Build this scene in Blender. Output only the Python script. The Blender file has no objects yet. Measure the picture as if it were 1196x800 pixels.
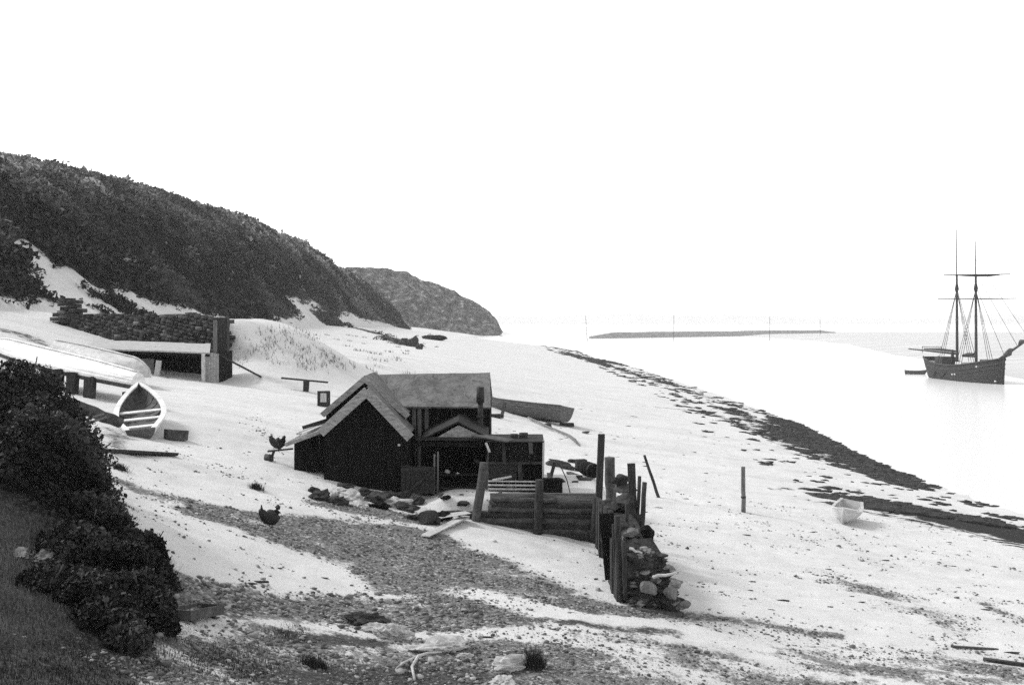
import bpy, math, random
import numpy as np
from mathutils import Vector, Matrix, Euler

random.seed(7)
RNG = np.random.default_rng(11)
S = bpy.context.scene
COL = S.collection
F = 1250.0; CX = 598.0; HY = 375.0; EYE = 8.0
rad = math.radians

def P(px, py, Y):
    """a point seen at (px, py) of the photograph, Y metres ahead of the eye"""
    return Vector(((px - CX) / F * Y, Y, EYE - (py - HY) / F * Y))

# ------------------------------------------------------------------ noise
def _hash(ix, iy, s):
    h = (ix.astype(np.int64) * 374761393 + iy.astype(np.int64) * 668265263 + s * 974711) & 0xffffffff
    h = ((h ^ (h >> 13)) * 1274126177) & 0xffffffff
    h = h ^ (h >> 16)
    return (h & 0xffff) / 65535.0

def vnoise(x, y, s=0):
    x = np.asarray(x, float); y = np.asarray(y, float)
    ix = np.floor(x); iy = np.floor(y)
    fx = x - ix; fy = y - iy
    fx = fx * fx * (3 - 2 * fx); fy = fy * fy * (3 - 2 * fy)
    a = _hash(ix, iy, s); b = _hash(ix + 1, iy, s); c = _hash(ix, iy + 1, s); d = _hash(ix + 1, iy + 1, s)
    return (a * (1 - fx) + b * fx) * (1 - fy) + (c * (1 - fx) + d * fx) * fy

def fbm(x, y, o=4, s=0):
    t = 0; a = 1.0; n = 0
    for k in range(o):
        t = t + a * vnoise(np.asarray(x) * 2 ** k, np.asarray(y) * 2 ** k, s + k * 17); n += a; a *= .5
    return t / n - .5

def sstep(a, b, x):
    t = np.clip((x - a) / (b - a), 0, 1)
    return t * t * (3 - 2 * t)

# ------------------------------------------------------------------ terrain
SH_Y = [-50, 0, 43, 60, 83, 111, 175, 244, 290, 330, 345, 420, 500, 590, 640, 760, 1200]
SH_X = [20, 20, 20.6, 20.2, 22, 22.3, 21, 17.5, 17, 8, 0, -20, -32, -16, -40, -80, -90]
PS = np.array([-200, -60, -10, 0, 5, 11, 18.5, 25.6, 31, 37, 43, 50, 60, 90])
PZ = np.array([-12, -4, -.9, 0, .72, 1.5, 2.4, 3.25, 4.05, 4.7, 5.3, 6.6, 7.6, 8.0])
_ss = np.linspace(-200, 90, 2901)
_zz = np.interp(_ss, PS, PZ)
_k = np.exp(-.5 * (np.arange(-40, 41) / 15.0) ** 2); _k /= _k.sum()
_zz = np.convolve(np.pad(_zz, 40, mode='edge'), _k, 'valid')
HF_Y = [-50, 60, 100, 150, 190, 230, 330, 385, 405, 430, 470, 900]
HF_X = [-29, -29, -30, -32, -36, -36, -34, -35, -46, -66, -90, -110]

CTRL = [  # (px, py, Y) of ground seen in the photograph
    (0, 650, 12.5), (0, 800, 9.5), (130, 800, 11.0), (100, 650, 14.5), (185, 738, 15.6), (120, 740, 13.2),
    (60, 560, 17), (0, 480, 17), (0, 450, 24), (60, 452, 26), (120, 500, 26), (165, 532, 28.5), (110, 480, 30),
    (20, 430, 37), (150, 466, 34), (130, 472, 32.5), (215, 517, 30), (170, 458, 35), (200, 451, 49.3), (160, 449, 49), (225, 449, 49.3), (130, 440, 46), (100, 405, 53),
    (250, 447, 50), (0, 384, 50), (0, 350, 60), (40, 372, 60), (165, 446, 43), (140, 600, 20.5), (130, 545, 23),
    (376, 573, 28.45), (165, 529, 29.0), (163, 507, 31.0), (163, 487, 33.0), (340, 551, 29.2), (360, 551, 29.4), (430, 577, 28.2), (230, 560, 24.5), (300, 610, 22.8), (240, 735, 15.8),
    (260, 480, 38), (300, 440, 58), (360, 457, 52), (420, 420, 80), (300, 400, 100), (330, 386, 150),
    (295, 386, 75), (340, 396, 82), (290, 408, 62), (325, 424, 58), (400, 404, 112), (262, 384, 68), (598, 800, 15.8), (350, 800, 14.6), (230, 800, 12.6), (740, 712, 20.4), (620, 632, 26.4), (900, 800, 18.2), (450, 690, 20.2),
]
def _base(x, y):
    sx = np.interp(y, SH_Y, SH_X)
    s = sx - x
    z = np.interp(s, _ss, _zz)
    return z
_cp = np.array([list(P(*c)) for c in CTRL])
_cd = _cp[:, 2] - _base(_cp[:, 0], _cp[:, 1])
_cr = np.clip(_cp[:, 1] * .085, 1.0, 9.0)

WA = (-25.2, 60.5); WB = (-15.0, 55.5)                      # line of the stone retaining wall
def hill_d(x, y):
    return np.interp(y, HF_Y, HF_X) + 2.2 * fbm(y / 17, x / 17, 3, 5) - x      # metres inland of the hill foot
def hgt(x, y, fine=True):
    x = np.asarray(x, float); y = np.asarray(y, float)
    z = _base(x, y)
    num = np.zeros_like(z); den = np.full_like(z, .25)
    for (cx, cy, cz), d, r in zip(_cp, _cd, _cr):
        w = np.exp(-.5 * ((x - cx) ** 2 + ((y - cy) * .8) ** 2) / r ** 2)
        num += w * d; den += w
    z = z + num / den
    # the sand held up behind the retaining wall
    dx, dy = WB[0] - WA[0], WB[1] - WA[1]; L = math.hypot(dx, dy)
    u = ((x - WA[0]) * dx + (y - WA[1]) * dy) / L
    v = (-(x - WA[0]) * dy + (y - WA[1]) * dx) / L           # positive behind the wall (inland)
    sw = 1.5 * np.maximum(0, u - L + .2)
    back = np.clip((v - .15 + sw * .7) / (.35 + sw * 1.4), 0, 1); back = back * back * (3 - 2 * back) * (1 - sstep(3, 11, v)) * sstep(-3, .5, u) * (1 - sstep(L - .3, L + 7, u))
    z = np.where(back > 0, z * (1 - back) + back * np.maximum(z, 8.05 + .03 * v), z)
    # the terrace filled up behind the timber bulkhead
    ter = sstep(27.12, 27.35, y) * (1 - sstep(31.5, 36, y)) * sstep(-2.4, -1.6, x) * (1 - sstep(2.25, 2.75 + .12 * (y - 27), x))
    z = z * (1 - ter) + ter * np.maximum(z, 3.42)
    # the hill
    d = hill_d(x, y)
    hz = np.interp(d, [0, 4, 9, 15, 22, 30, 60, 110, 400], [0, 3.2, 8.5, 14.5, 18.6, 20.6, 22.5, 23, 23])
    far = np.interp(y, [40, 109, 145, 174, 218, 257, 320, 387, 600], [.82, .83, 1.05, 1.08, 1.14, 1.15, .94, .95, .9])
    gul = 1 + .22 * fbm(y / 26, x / 60, 3, 9) + .1 * fbm(y / 9, x / 14, 3, 12)
    hz = hz * far * gul
    hz = hz + (sstep(1, 9, d)) * 1.6 * fbm(x / 5, y / 5, 4, 21)
    z = z + np.where(d > 0, hz, 0)
    if fine:
        near = 1 - sstep(60, 130, y)
        z = z + near * (.10 * fbm(x / 2.6, y / 2.6, 3, 31) + .085 * fbm(x / .6, y / .6, 3, 41)) + .25 * fbm(x / 11, y / 11, 3, 51) * sstep(.3, 1.5, z)
    return z

def hz1(x, y):
    return float(hgt(np.array([x]), np.array([y]))[0])

_T = np.concatenate([np.arange(7, 60, .04), np.arange(60, 160, .2), np.arange(160, 900, 1.0)])
def G(px, py, up=0.0):
    """the ground point seen at (px, py)"""
    x = (px - CX) / F * _T; z = EYE - (py - HY) / F * _T
    g = hgt(x, _T) + up
    i = np.argmax(z < g)
    if z[i] >= g[i]: i = len(_T) - 1
    if i > 0:
        a = z[i - 1] - g[i - 1]; b = g[i] - z[i]; f = a / (a + b + 1e-9)
        Y = _T[i - 1] + f * (_T[i] - _T[i - 1])
    else: Y = _T[0]
    p = P(px, py, Y); p.z = hz1(p.x, p.y)
    return p

# ------------------------------------------------------------------ materials (every tone is a grey: the print is black and white)
def g4(v): return (v, v, v, 1)
MATS = {}
def mat(name, lo, hi, scale=(6, 6, 6), rough=.85, bump=.3, detail=6, attr=None, spec=.25, pos=(.3, .7), bscale=None):
    m = bpy.data.materials.new(name); m.use_nodes = True
    nt = m.node_tree; N = nt.nodes; L = nt.links
    b = N['Principled BSDF']; b.inputs['Roughness'].default_value = rough
    b.inputs['Specular IOR Level'].default_value = spec
    tc = N.new('ShaderNodeTexCoord'); mp = N.new('ShaderNodeMapping'); mp.inputs['Scale'].default_value = scale
    L.new(tc.outputs['Object'], mp.inputs['Vector'])
    n = N.new('ShaderNodeTexNoise'); n.inputs['Scale'].default_value = 1; n.inputs['Detail'].default_value = detail
    n.inputs['Roughness'].default_value = .65
    L.new(mp.outputs[0], n.inputs['Vector'])
    r = N.new('ShaderNodeValToRGB'); r.color_ramp.elements[0].position = pos[0]; r.color_ramp.elements[1].position = pos[1]
    r.color_ramp.elements[0].color = g4(lo); r.color_ramp.elements[1].color = g4(hi)
    L.new(n.outputs['Fac'], r.inputs['Fac'])
    col = r.outputs['Color']
    if attr:
        a = N.new('ShaderNodeAttribute'); a.attribute_name = attr
        mx = N.new('ShaderNodeMix'); mx.data_type = 'RGBA'; mx.blend_type = 'MULTIPLY'; mx.inputs['Factor'].default_value = 1
        L.new(col, mx.inputs['A']); L.new(a.outputs['Color'], mx.inputs['B']); col = mx.outputs['Result']
    L.new(col, b.inputs['Base Color'])
    if bump:
        bp = N.new('ShaderNodeBump'); bp.inputs['Strength'].default_value = bump; bp.inputs['Distance'].default_value = .02
        L.new(n.outputs['Fac'], bp.inputs['Height']); L.new(bp.outputs[0], b.inputs['Normal'])
    MATS[name] = m
    return m

M_tar = mat('tarred_boards', .003, .014, (14, 14, 2.0), .9, .5, spec=.08)
M_tarh = mat('tarred_rails', .008, .035, (2, 9, 14), .8, .5)
M_grey = mat('weathered_boards', .06, .2, (16, 16, 2.2), .9, .5)
M_greyh = mat('weathered_rails', .06, .24, (2.0, 14, 18), .9, .5)
M_pale = mat('bleached_wood', .3, .6, (12, 12, 3), .9, .4)
M_barge = mat('barge_boards', .14, .4, (5, 9, 18), .9, .5)
M_pole = mat('dark_pole', .012, .055, (14, 14, 3), .9, .6)
M_log = mat('driftwood_log', .03, .11, (6, 6, 6), .9, .6)
M_post = mat('weathered_post', .05, .2, (22, 22, 3), .9, .6)
M_white = mat('white_boat_paint', .45, .8, (2.5, 2.5, 9), .5, .1, pos=(.2, .6))
M_cream = mat('worn_boat_paint', .35, .6, (3, 3, 6), .6, .2)
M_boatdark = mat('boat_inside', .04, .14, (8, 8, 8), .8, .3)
M_trim = mat('dark_trim', .03, .07, (6, 6, 6), .7, .2)
M_tarboat = mat('tarred_hull', .05, .13, (1.5, 6, 14), .6, .3)
M_hull = mat('ship_hull', .012, .045, (1.2, 3, 6), .7, .2)
M_hull2 = mat('ship_strakes', .03, .08, (1, 3, 6), .7, .2)
M_spar = mat('ship_spar', .03, .07, (4, 4, 2), .7, .1)
M_deck = mat('ship_deck', .2, .35, (3, 12, 3), .8, .1)
M_shipwhite = mat('ship_white', .55, .7, (3, 3, 3), .6, 0)
M_stone = mat('rubble_stone', .007, .06, (7, 7, 7), .85, .8, attr=None)
M_stonem = mat('grey_stone', .12, .34, (6, 6, 6), .9, .8)
M_stonep = mat('pale_stone', .25, .55, (6, 6, 6), .9, .8)
M_wall = mat('wall_stone', .02, .08, (2.5, 2.5, 4), .9, .8, attr='tone')
M_peb = mat('pebble', .5, 1.0, (9, 9, 9), .8, .2, attr='tone')
M_weed = mat('wrack', .012, .05, (9, 9, 9), .6, .5)
M_scrub = mat('scrub_leaf', .6, 1.1, (.35, .35, .35), .8, 0, attr='tone', pos=(.35, .65))
M_leaf = mat('bush_leaf', .55, 1.15, (1.2, 1.2, 1.2), .7, 0, attr='tone')
M_twig = mat('twig', .03, .08, (8, 8, 8), .9, 0)
M_grassb = mat('grass_blade', .7, 1.1, (1, 1, 1), .8, 0, attr='tone')
M_iron = mat('rusty_iron', .012, .04, (12, 12, 12), .7, .3)
M_feather = mat('dark_feathers', .01, .03, (20, 20, 20), .7, .2)
M_featherp = mat('pale_feathers', .35, .6, (20, 20, 20), .8, .2)
M_canvas = mat('pale_canvas', .3, .5, (5, 5, 5), .95, .5)
M_jetty = mat('jetty_stone', .24, .42, (.5, .5, 1), .9, .3)  # tone lifted to stand in for haze over the far breakwater
M_far = mat('far_land', .5, .6, (.01, .01, .05), .95, 0)
M_mud = mat('sandbank_mud', .42, .6, (.02, .1, .1), .8, 0)

def felt():
    m = mat('roof_felt', .085, .2, (2.0, 2.0, 2.0), .75, .3, 8)
    nt = m.node_tree; N = nt.nodes; L = nt.links
    b = N['Principled BSDF']
    src = b.inputs['Base Color'].links[0].from_socket
    tc = N.new('ShaderNodeTexCoord'); n = N.new('ShaderNodeTexNoise'); n.inputs['Scale'].default_value = 1.5; n.inputs['Detail'].default_value = 2
    n.inputs['Distortion'].default_value = 2.2
    L.new(tc.outputs['Object'], n.inputs['Vector'])
    mm = N.new('ShaderNodeMath'); mm.operation = 'MULTIPLY'; mm.inputs[1].default_value = 7; L.new(n.outputs['Fac'], mm.inputs[0])
    fr = N.new('ShaderNodeMath'); fr.operation = 'FRACT'; L.new(mm.outputs[0], fr.inputs[0])
    r = N.new('ShaderNodeValToRGB'); r.color_ramp.elements[0].position = .0; r.color_ramp.elements[0].color = g4(1.0)
    r.color_ramp.elements[1].position = .14; r.color_ramp.elements[1].color = g4(1.0)
    e = r.color_ramp.elements.new(.66); e.color = g4(1.0); e = r.color_ramp.elements.new(.82); e.color = g4(.4); e = r.color_ramp.elements.new(1.0); e.color = g4(.8)
    L.new(fr.outputs[0], r.inputs['Fac'])
    mx = N.new('ShaderNodeMix'); mx.data_type = 'RGBA'; mx.blend_type = 'MULTIPLY'; mx.inputs['Factor'].default_value = .9
    L.new(src, mx.inputs['A']); L.new(r.outputs['Color'], mx.inputs['B']); L.new(mx.outputs['Result'], b.inputs['Base Color'])
    bp = [x for x in N if x.type == 'BUMP'][0]; L.new(fr.outputs[0], bp.inputs['Height'])
    return m
M_felt = felt()

def ground_mat():
    m = bpy.data.materials.new('beach_ground'); m.use_nodes = True
    nt = m.node_tree; N = nt.nodes; L = nt.links
    b = N['Principled BSDF']; b.inputs['Roughness'].default_value = .9; b.inputs['Specular IOR Level'].default_value = .15
    tc = N.new('ShaderNodeTexCoord')
    def noise(sc, det=5, rough=.6, stretch=None):
        n = N.new('ShaderNodeTexNoise'); n.inputs['Scale'].default_value = sc; n.inputs['Detail'].default_value = det; n.inputs['Roughness'].default_value = rough
        if stretch:
            mp = N.new('ShaderNodeMapping'); mp.inputs['Scale'].default_value = stretch; L.new(tc.outputs['Object'], mp.inputs['Vector']); L.new(mp.outputs[0], n.inputs['Vector'])
        else: L.new(tc.outputs['Object'], n.inputs['Vector'])
        return n.outputs['Fac']
    def attr(a):
        n = N.new('ShaderNodeAttribute'); n.attribute_name = a; return n.outputs['Fac']
    def math_(op, a, c, d=None, clamp=False):
        n = N.new('ShaderNodeMath'); n.operation = op; n.use_clamp = clamp
        for i, v in enumerate((a, c, d)):
            if v is None: continue
            if isinstance(v, (int, float)): n.inputs[i].default_value = v
            else: L.new(v, n.inputs[i])
        return n.outputs[0]
    def ramp(f, stops):
        r = N.new('ShaderNodeValToRGB'); e = r.color_ramp.elements
        e[0].position, e[0].color = stops[0][0], g4(stops[0][1]); e[1].position, e[1].color = stops[-1][0], g4(stops[-1][1])
        for p, v in stops[1:-1]:
            q = e.new(p); q.color = g4(v)
        L.new(f, r.inputs['Fac']); return r.outputs['Color']
    def mix(f, a, c):
        n = N.new('ShaderNodeMix'); n.data_type = 'RGBA'; L.new(f, n.inputs['Factor']); L.new(a, n.inputs['A']); L.new(c, n.inputs['B']); return n.outputs['Result']
    def thr(a, n, gain, wild=1.0):     # an attribute roughened by noise
        k = math_('SUBTRACT', n, .5); k = math_('MULTIPLY', k, wild); k = math_('ADD', k, a); k = math_('SUBTRACT', k, .5)
        k = math_('MULTIPLY', k, gain); return math_('ADD', k, .5, clamp=True)
    nbig = noise(.6, 5); nmid = noise(3.2, 6, .7); nfin = noise(16, 5, .7); ngr = noise(60, 3, .7)
    sand = ramp(math_('ADD', math_('MULTIPLY', nmid, .5), math_('MULTIPLY', nfin, .5)), [(.3, .46), (.45, .61), (.7, .68)])
    mul = N.new('ShaderNodeMix'); mul.data_type = 'RGBA'; mul.blend_type = 'MULTIPLY'; mul.inputs['Factor'].default_value = 1
    L.new(sand, mul.inputs['A']); L.new(ramp(noise(.35, 6, .7, (.5, 1.6, 1)), [(.32, .82), (.5, .95), (.62, 1.0)]), mul.inputs['B']); sand = mul.outputs['Result']
    vo = N.new('ShaderNodeTexVoronoi'); vo.inputs['Scale'].default_value = 17; L.new(tc.outputs['Object'], vo.inputs['Vector'])
    vo.inputs['Randomness'].default_value = 1
    sp = N.new('ShaderNodeSeparateColor'); L.new(vo.outputs['Color'], sp.inputs[0])
    stones = ramp(sp.outputs[0], [(0, .05), (.35, .12), (.7, .22), (.88, .40), (1, .55)])
    gap = ramp(vo.outputs['Distance'], [(.0, 1), (.45, .9), (.75, .25), (1, .2)])
    mg = N.new('ShaderNodeMix'); mg.data_type = 'RGBA'; mg.blend_type = 'MULTIPLY'; mg.inputs['Factor'].default_value = 1
    L.new(stones, mg.inputs['A']); L.new(gap, mg.inputs['B'])
    fine = ramp(nfin, [(.3, .06), (.5, .15), (.68, .36)])
    shing = mix(ramp(nmid, [(.42, 0), (.58, 1)]), mg.outputs['Result'], fine)
    nmix = math_('ADD', math_('MULTIPLY', nmid, .55), math_('MULTIPLY', nfin, .45))
    c = mix(thr(attr('shingle'), nmix, 4, 2.6), sand, shing)
    soil = ramp(nfin, [(.3, .02), (.5, .05), (.7, .13)])
    c = mix(thr(attr('soil'), nmix, 5, 1.6), c, soil)
    scrub = ramp(nmix, [(.3, .012), (.55, .03), (.75, .06)])
    c = mix(thr(attr('scrub'), nmid, 6, .8), c, scrub)
    stretch = noise(1, 6, .65, (1.3, 4.2, 3))
    weed = ramp(nfin, [(.3, .008), (.6, .025), (.75, .12)])
    c = mix(thr(attr('weed'), stretch, 9, 2.4), c, weed)
    L.new(c, b.inputs['Base Color'])
    bp = N.new('ShaderNodeBump'); bp.inputs['Strength'].default_value = .5; bp.inputs['Distance'].default_value = .03
    L.new(math_('ADD', nfin, math_('MULTIPLY', nmid, 1.2)), bp.inputs['Height']); L.new(bp.outputs[0], b.inputs['Normal'])
    return m
M_ground = ground_mat()

def water_mat():
    m = bpy.data.materials.new('estuary_water'); m.use_nodes = True
    nt = m.node_tree; N = nt.nodes; L = nt.links; b = N['Principled BSDF']
    b.inputs['Base Color'].default_value = g4(.62); b.inputs['Roughness'].default_value = .28; b.inputs['IOR'].default_value = 1.33; b.inputs['Specular IOR Level'].default_value = .35
    tc = N.new('ShaderNodeTexCoord'); mp = N.new('ShaderNodeMapping'); mp.inputs['Scale'].default_value = (.5, 1.4, 1)
    L.new(tc.outputs['Object'], mp.inputs['Vector'])
    n = N.new('ShaderNodeTexNoise'); n.inputs['Scale'].default_value = 1.0; n.inputs['Detail'].default_value = 4; L.new(mp.outputs[0], n.inputs['Vector'])
    bp = N.new('ShaderNodeBump'); bp.inputs['Strength'].default_value = .3; bp.inputs['Distance'].default_value = .1
    L.new(n.outputs['Fac'], bp.inputs['Height']); L.new(bp.outputs[0], b.inputs['Normal'])
    return m
M_water = water_mat()

# ------------------------------------------------------------------ objects
ORG = {}
def empty(name, loc):
    o = bpy.data.objects.new(name, None); o.empty_display_size = .2; COL.objects.link(o)
    o.location = loc; ORG[o.name] = Vector(loc); return o
def tag(o, label=None, cat=None, group=None, kind=None):
    if label: o['label'] = label
    if cat: o['category'] = cat
    if group: o['group'] = group
    if kind: o['kind'] = kind
    return o
def thing(name, loc, label, cat, group=None):
    return tag(empty(name, loc), label, cat, group)

class MB:
    def __init__(s): s.v = []; s.f = []; s.sm = []
    def add(s, vs, fs, smooth=False):
        k = len(s.v); s.v += [Vector(v) for v in vs]; s.f += [tuple(i + k for i in f) for f in fs]; s.sm += [smooth] * len(fs); return s
    def hexa(s, c):
        return s.add(c, [(0, 3, 2, 1), (4, 5, 6, 7), (0, 1, 5, 4), (1, 2, 6, 5), (2, 3, 7, 6), (3, 0, 4, 7)])
    def box(s, a, b, j=0.0):
        x0, y0, z0 = a; x1, y1, z1 = b
        c = [(x0, y0, z0), (x1, y0, z0), (x1, y1, z0), (x0, y1, z0), (x0, y0, z1), (x1, y0, z1), (x1, y1, z1), (x0, y1, z1)]
        if j: c = [tuple(q + random.uniform(-j, j) for q in p) for p in c]
        return s.hexa(c)
    def beam(s, p, q, w, h, up=(0, 0, 1), j=0.0, taper=1.0):
        p = Vector(p); q = Vector(q); d = (q - p).normalized(); u = Vector(up)
        if abs(d.dot(u)) > .98: u = Vector((0, 1, 0))
        r = d.cross(u).normalized(); u = r.cross(d)
        c = []
        for e, k in ((p, 1), (q, taper)):
            for a, b in ((-1, -1), (1, -1), (1, 1), (-1, 1)):
                v = e + r * a * w / 2 * k + u * b * h / 2 * k
                if j: v += Vector([random.uniform(-j, j) for _ in range(3)])
                c.append(v)
        return s.hexa(c)
    def chain(s, pts, radii, n=8, flat=1.0, jit=0.0, cap=True):
        pts = [Vector(p) for p in pts]; k0 = len(s.v); R = []
        for i, p in enumerate(pts):
            d = (pts[min(i + 1, len(pts) - 1)] - pts[max(i - 1, 0)]).normalized()
            u = Vector((0, 0, 1)) if abs(d.z) < .9 else Vector((0, 1, 0))
            r = d.cross(u).normalized(); u = r.cross(d)
            for k in range(n):
                a = 2 * math.pi * k / n; q = radii[i] * (1 + random.uniform(-jit, jit))
                s.v.append(p + r * math.cos(a) * q + u * math.sin(a) * q * flat)
        for i in range(len(pts) - 1):
            for k in range(n):
                a = k0 + i * n + k; b = k0 + i * n + (k + 1) % n
                s.f.append((a, b, b + n, a + n)); s.sm.append(True)
        if cap:
            s.f.append(tuple(k0 + k for k in reversed(range(n)))); s.f.append(tuple(k0 + (len(pts) - 1) * n + k for k in range(n))); s.sm += [False, False]
        return s
    def pole(s, p, q, r0, r1=None, n=8, jit=.06, seg=4, bend=0.0):
        p = Vector(p); q = Vector(q); r1 = r0 if r1 is None else r1
        pts = []; rr = []
        for i in range(seg + 1):
            t = i / seg; o = Vector([random.uniform(-bend, bend) for _ in range(3)]) if 0 < i < seg else Vector((0, 0, 0))
            pts.append(p.lerp(q, t) + o); rr.append(r0 + (r1 - r0) * t)
        return s.chain(pts, rr, n, 1, jit)
    def planks(s, o, u, v, w, h, n, th, horizontal=False, j=.012, skip=()):
        """n boards filling the rectangle o + [0,w]u + [0,h]v, th thick along u x v"""
        o = Vector(o); u = Vector(u).normalized(); v = Vector(v).normalized(); nn = u.cross(v).normalized()
        for i in range(n):
            if i in skip: continue
            g = .004
            if not horizontal:
                a0, a1 = w * i / n + g, w * (i + 1) / n - g; b0, b1 = random.uniform(-j, j), h + random.uniform(-j, j) * 2
            else:
                b0, b1 = h * i / n + g, h * (i + 1) / n - g; a0, a1 = random.uniform(-j, j), w + random.uniform(-j, j) * 2
            t0 = random.uniform(-j, j) * .5; t1 = t0 + th
            c = [o + u * a + v * b + nn * t for t in (t0, t1) for a, b in ((a0, b0), (a1, b0), (a1, b1), (a0, b1))]
            s.hexa(c)
        return s
    def build(s, name, m, parent=None, world_org=None):
        me = bpy.data.meshes.new(name)
        o = bpy.data.objects.new(name, me); COL.objects.link(o)
        if parent is not None:
            o.parent = parent; org = ORG[parent.name]; ORG[o.name] = org
        else:
            if world_org is None:
                world_org = Vector((sum(v.x for v in s.v) / len(s.v), sum(v.y for v in s.v) / len(s.v), min(v.z for v in s.v)))
            org = Vector(world_org); o.location = org; ORG[o.name] = org
        me.from_pydata([tuple(v - org) for v in s.v], [], s.f)
        me.polygons.foreach_set('use_smooth', s.sm)
        me.materials.append(m); me.update()
        return o

def mass(name, V, Fc, m, tone=None, smooth=False):
    """numpy vertices and faces (all of one size) as one mesh"""
    me = bpy.data.meshes.new(name); k = Fc.shape[1]
    me.vertices.add(len(V)); me.vertices.foreach_set('co', V.astype(np.float32).ravel())
    me.loops.add(Fc.size); me.loops.foreach_set('vertex_index', Fc.astype(np.int32).ravel())
    me.polygons.add(len(Fc)); me.polygons.foreach_set('loop_start', np.arange(0, Fc.size, k, dtype=np.int32))
    me.polygons.foreach_set('loop_total', np.full(len(Fc), k, dtype=np.int32))
    if smooth: me.polygons.foreach_set('use_smooth', np.ones(len(Fc), dtype=bool))
    me.update(calc_edges=True)
    if tone is not None:
        a = me.attributes.new('tone', 'FLOAT_COLOR', 'POINT')
        c = np.ones((len(V), 4), np.float32); c[:, :3] = np.asarray(tone)[:, None]; a.data.foreach_set('color', c.ravel())
    me.materials.append(m)
    o = bpy.data.objects.new(name, me); COL.objects.link(o); return o

def leaf_quads(C, size, up=.3):
    """randomly turned leaf-sized quads at the points C"""
    n = len(C)
    a = RNG.normal(size=(n, 3)); a /= np.linalg.norm(a, axis=1)[:, None]
    b = RNG.normal(size=(n, 3)); b -= a * (a * b).sum(1)[:, None]; b /= np.linalg.norm(b, axis=1)[:, None]
    s = np.asarray(size).reshape(-1, 1) * np.ones((n, 1))
    asp = RNG.uniform(.45, .9, (n, 1))
    V = np.stack([C - a * s, C + b * s * asp, C + a * s, C - b * s * asp], 1).reshape(-1, 3)
    return V, np.arange(4 * n).reshape(n, 4)

# --- rocks
_t = (1 + 5 ** .5) / 2
def _ico(sub):
    import bmesh
    bm = bmesh.new(); bmesh.ops.create_icosphere(bm, subdivisions=sub, radius=1)
    V = np.array([v.co[:] for v in bm.verts]); Fc = np.array([[v.index for v in f.verts] for f in bm.faces]); bm.free(); return V, Fc
ICO1 = _ico(1); ICO2 = _ico(2); ICO3 = _ico(3); ICO4 = _ico(4)
def rock_vf(c, r, seed, sub=2, rough=.35, flat=(1, 1, .7), rot=0.0):
    V, Fc = (ICO1, ICO2, ICO3, ICO4)[sub - 1]
    rs = np.random.default_rng(seed)
    k = np.ones(len(V))
    for _ in range(15):       # cut flat facets off a ball
        n = rs.normal(size=3); n /= np.linalg.norm(n); d = rs.uniform(.5, .85)
        p = V @ n; k = np.where(p * k > d, d / np.maximum(p, 1e-3), k)
    o = rs.uniform(0, 90)
    k = k * (1 + rough * (.35 * (vnoise(V[:, 0] * 2.3 + o, V[:, 1] * 2.3 + V[:, 2] * 3.1, seed) - .5) + .30 * (vnoise(V[:, 0] * 6 + V[:, 2] * 5 + o, V[:, 1] * 6 - V[:, 2] * 4, seed + 1) - .5)))
    V2 = V * k[:, None] * (1 + rough * .03 * rs.normal(size=(len(V), 1)))
    V2 = V2 * np.array(flat) * r * 1.15
    ca, sa = math.cos(rot), math.sin(rot)
    V2 = np.stack([V2[:, 0] * ca - V2[:, 1] * sa, V2[:, 0] * sa + V2[:, 1] * ca, V2[:, 2]], 1)
    return V2 + np.array(c), Fc
def rock_mb(c, r, seed, **k):
    V, Fc = rock_vf(c, r, seed, **k); return MB().add(V, [tuple(f) for f in Fc], False)

# ------------------------------------------------------------------ ground sheet
def axis(parts):
    a = []
    for x0, x1, st in parts: a.append(np.arange(x0, x1, st))
    return np.concatenate(a)
gx = axis([(-600, -120, 30), (-120, -60, 4), (-60, -30, 1.2), (-30, -16, .4), (-16, -10, .2), (-10, 12, .11), (12, 26, .2), (26, 40, 1.2), (40, 120, 8)])
gy = axis([(-60, 4, 4), (4, 10, .4), (10, 32, .11), (32, 50, .22), (50, 90, .5), (90, 200, 1.2), (200, 450, 3), (450, 1000, 20), (1000, 3000, 200)])
GX, GY = np.meshgrid(gx, gy)
GZ = hgt(GX, GY)

def dist_poly(X, Y, pts):
    """distance to a polyline and the interpolated half width along it"""
    best = np.full(X.shape, 1e9); wid = np.zeros(X.shape)
    for (x0, y0, w0), (x1, y1, w1) in zip(pts[:-1], pts[1:]):
        dx, dy = x1 - x0, y1 - y0; l2 = dx * dx + dy * dy + 1e-9
        t = np.clip(((X - x0) * dx + (Y - y0) * dy) / l2, 0, 1)
        d = np.hypot(X - x0 - t * dx, Y - y0 - t * dy)
        b = d < best; best = np.where(b, d, best); wid = np.where(b, w0 + t * (w1 - w0), wid)
    return best, wid
def stroke(X, Y, ipts, soft=.6):
    w = []
    for px, py, hw in ipts:
        p = G(px, py); w.append((p.x, p.y, hw))
    d, hw = dist_poly(X, Y, w)
    return np.clip(1 - (d - hw * (1 - soft)) / (hw * soft * 2 + 1e-6), 0, 1)
def inside(X, Y, ipts, soft=.5):
    w = [G(*p) for p in ipts]
    c = np.zeros(X.shape, bool); d = np.full(X.shape, 1e9)
    for a, b in zip(w, w[1:] + w[:1]):
        k = ((a.y > Y) != (b.y > Y)) & (X < (b.x - a.x) * (Y - a.y) / (b.y - a.y + 1e-12) + a.x); c ^= k
        dd, _ = dist_poly(X, Y, [(a.x, a.y, 0), (b.x, b.y, 0)]); d = np.minimum(d, dd)
    sd = np.where(c, d, -d)
    return np.clip(.5 + sd / (2 * soft), 0, 1)

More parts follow.
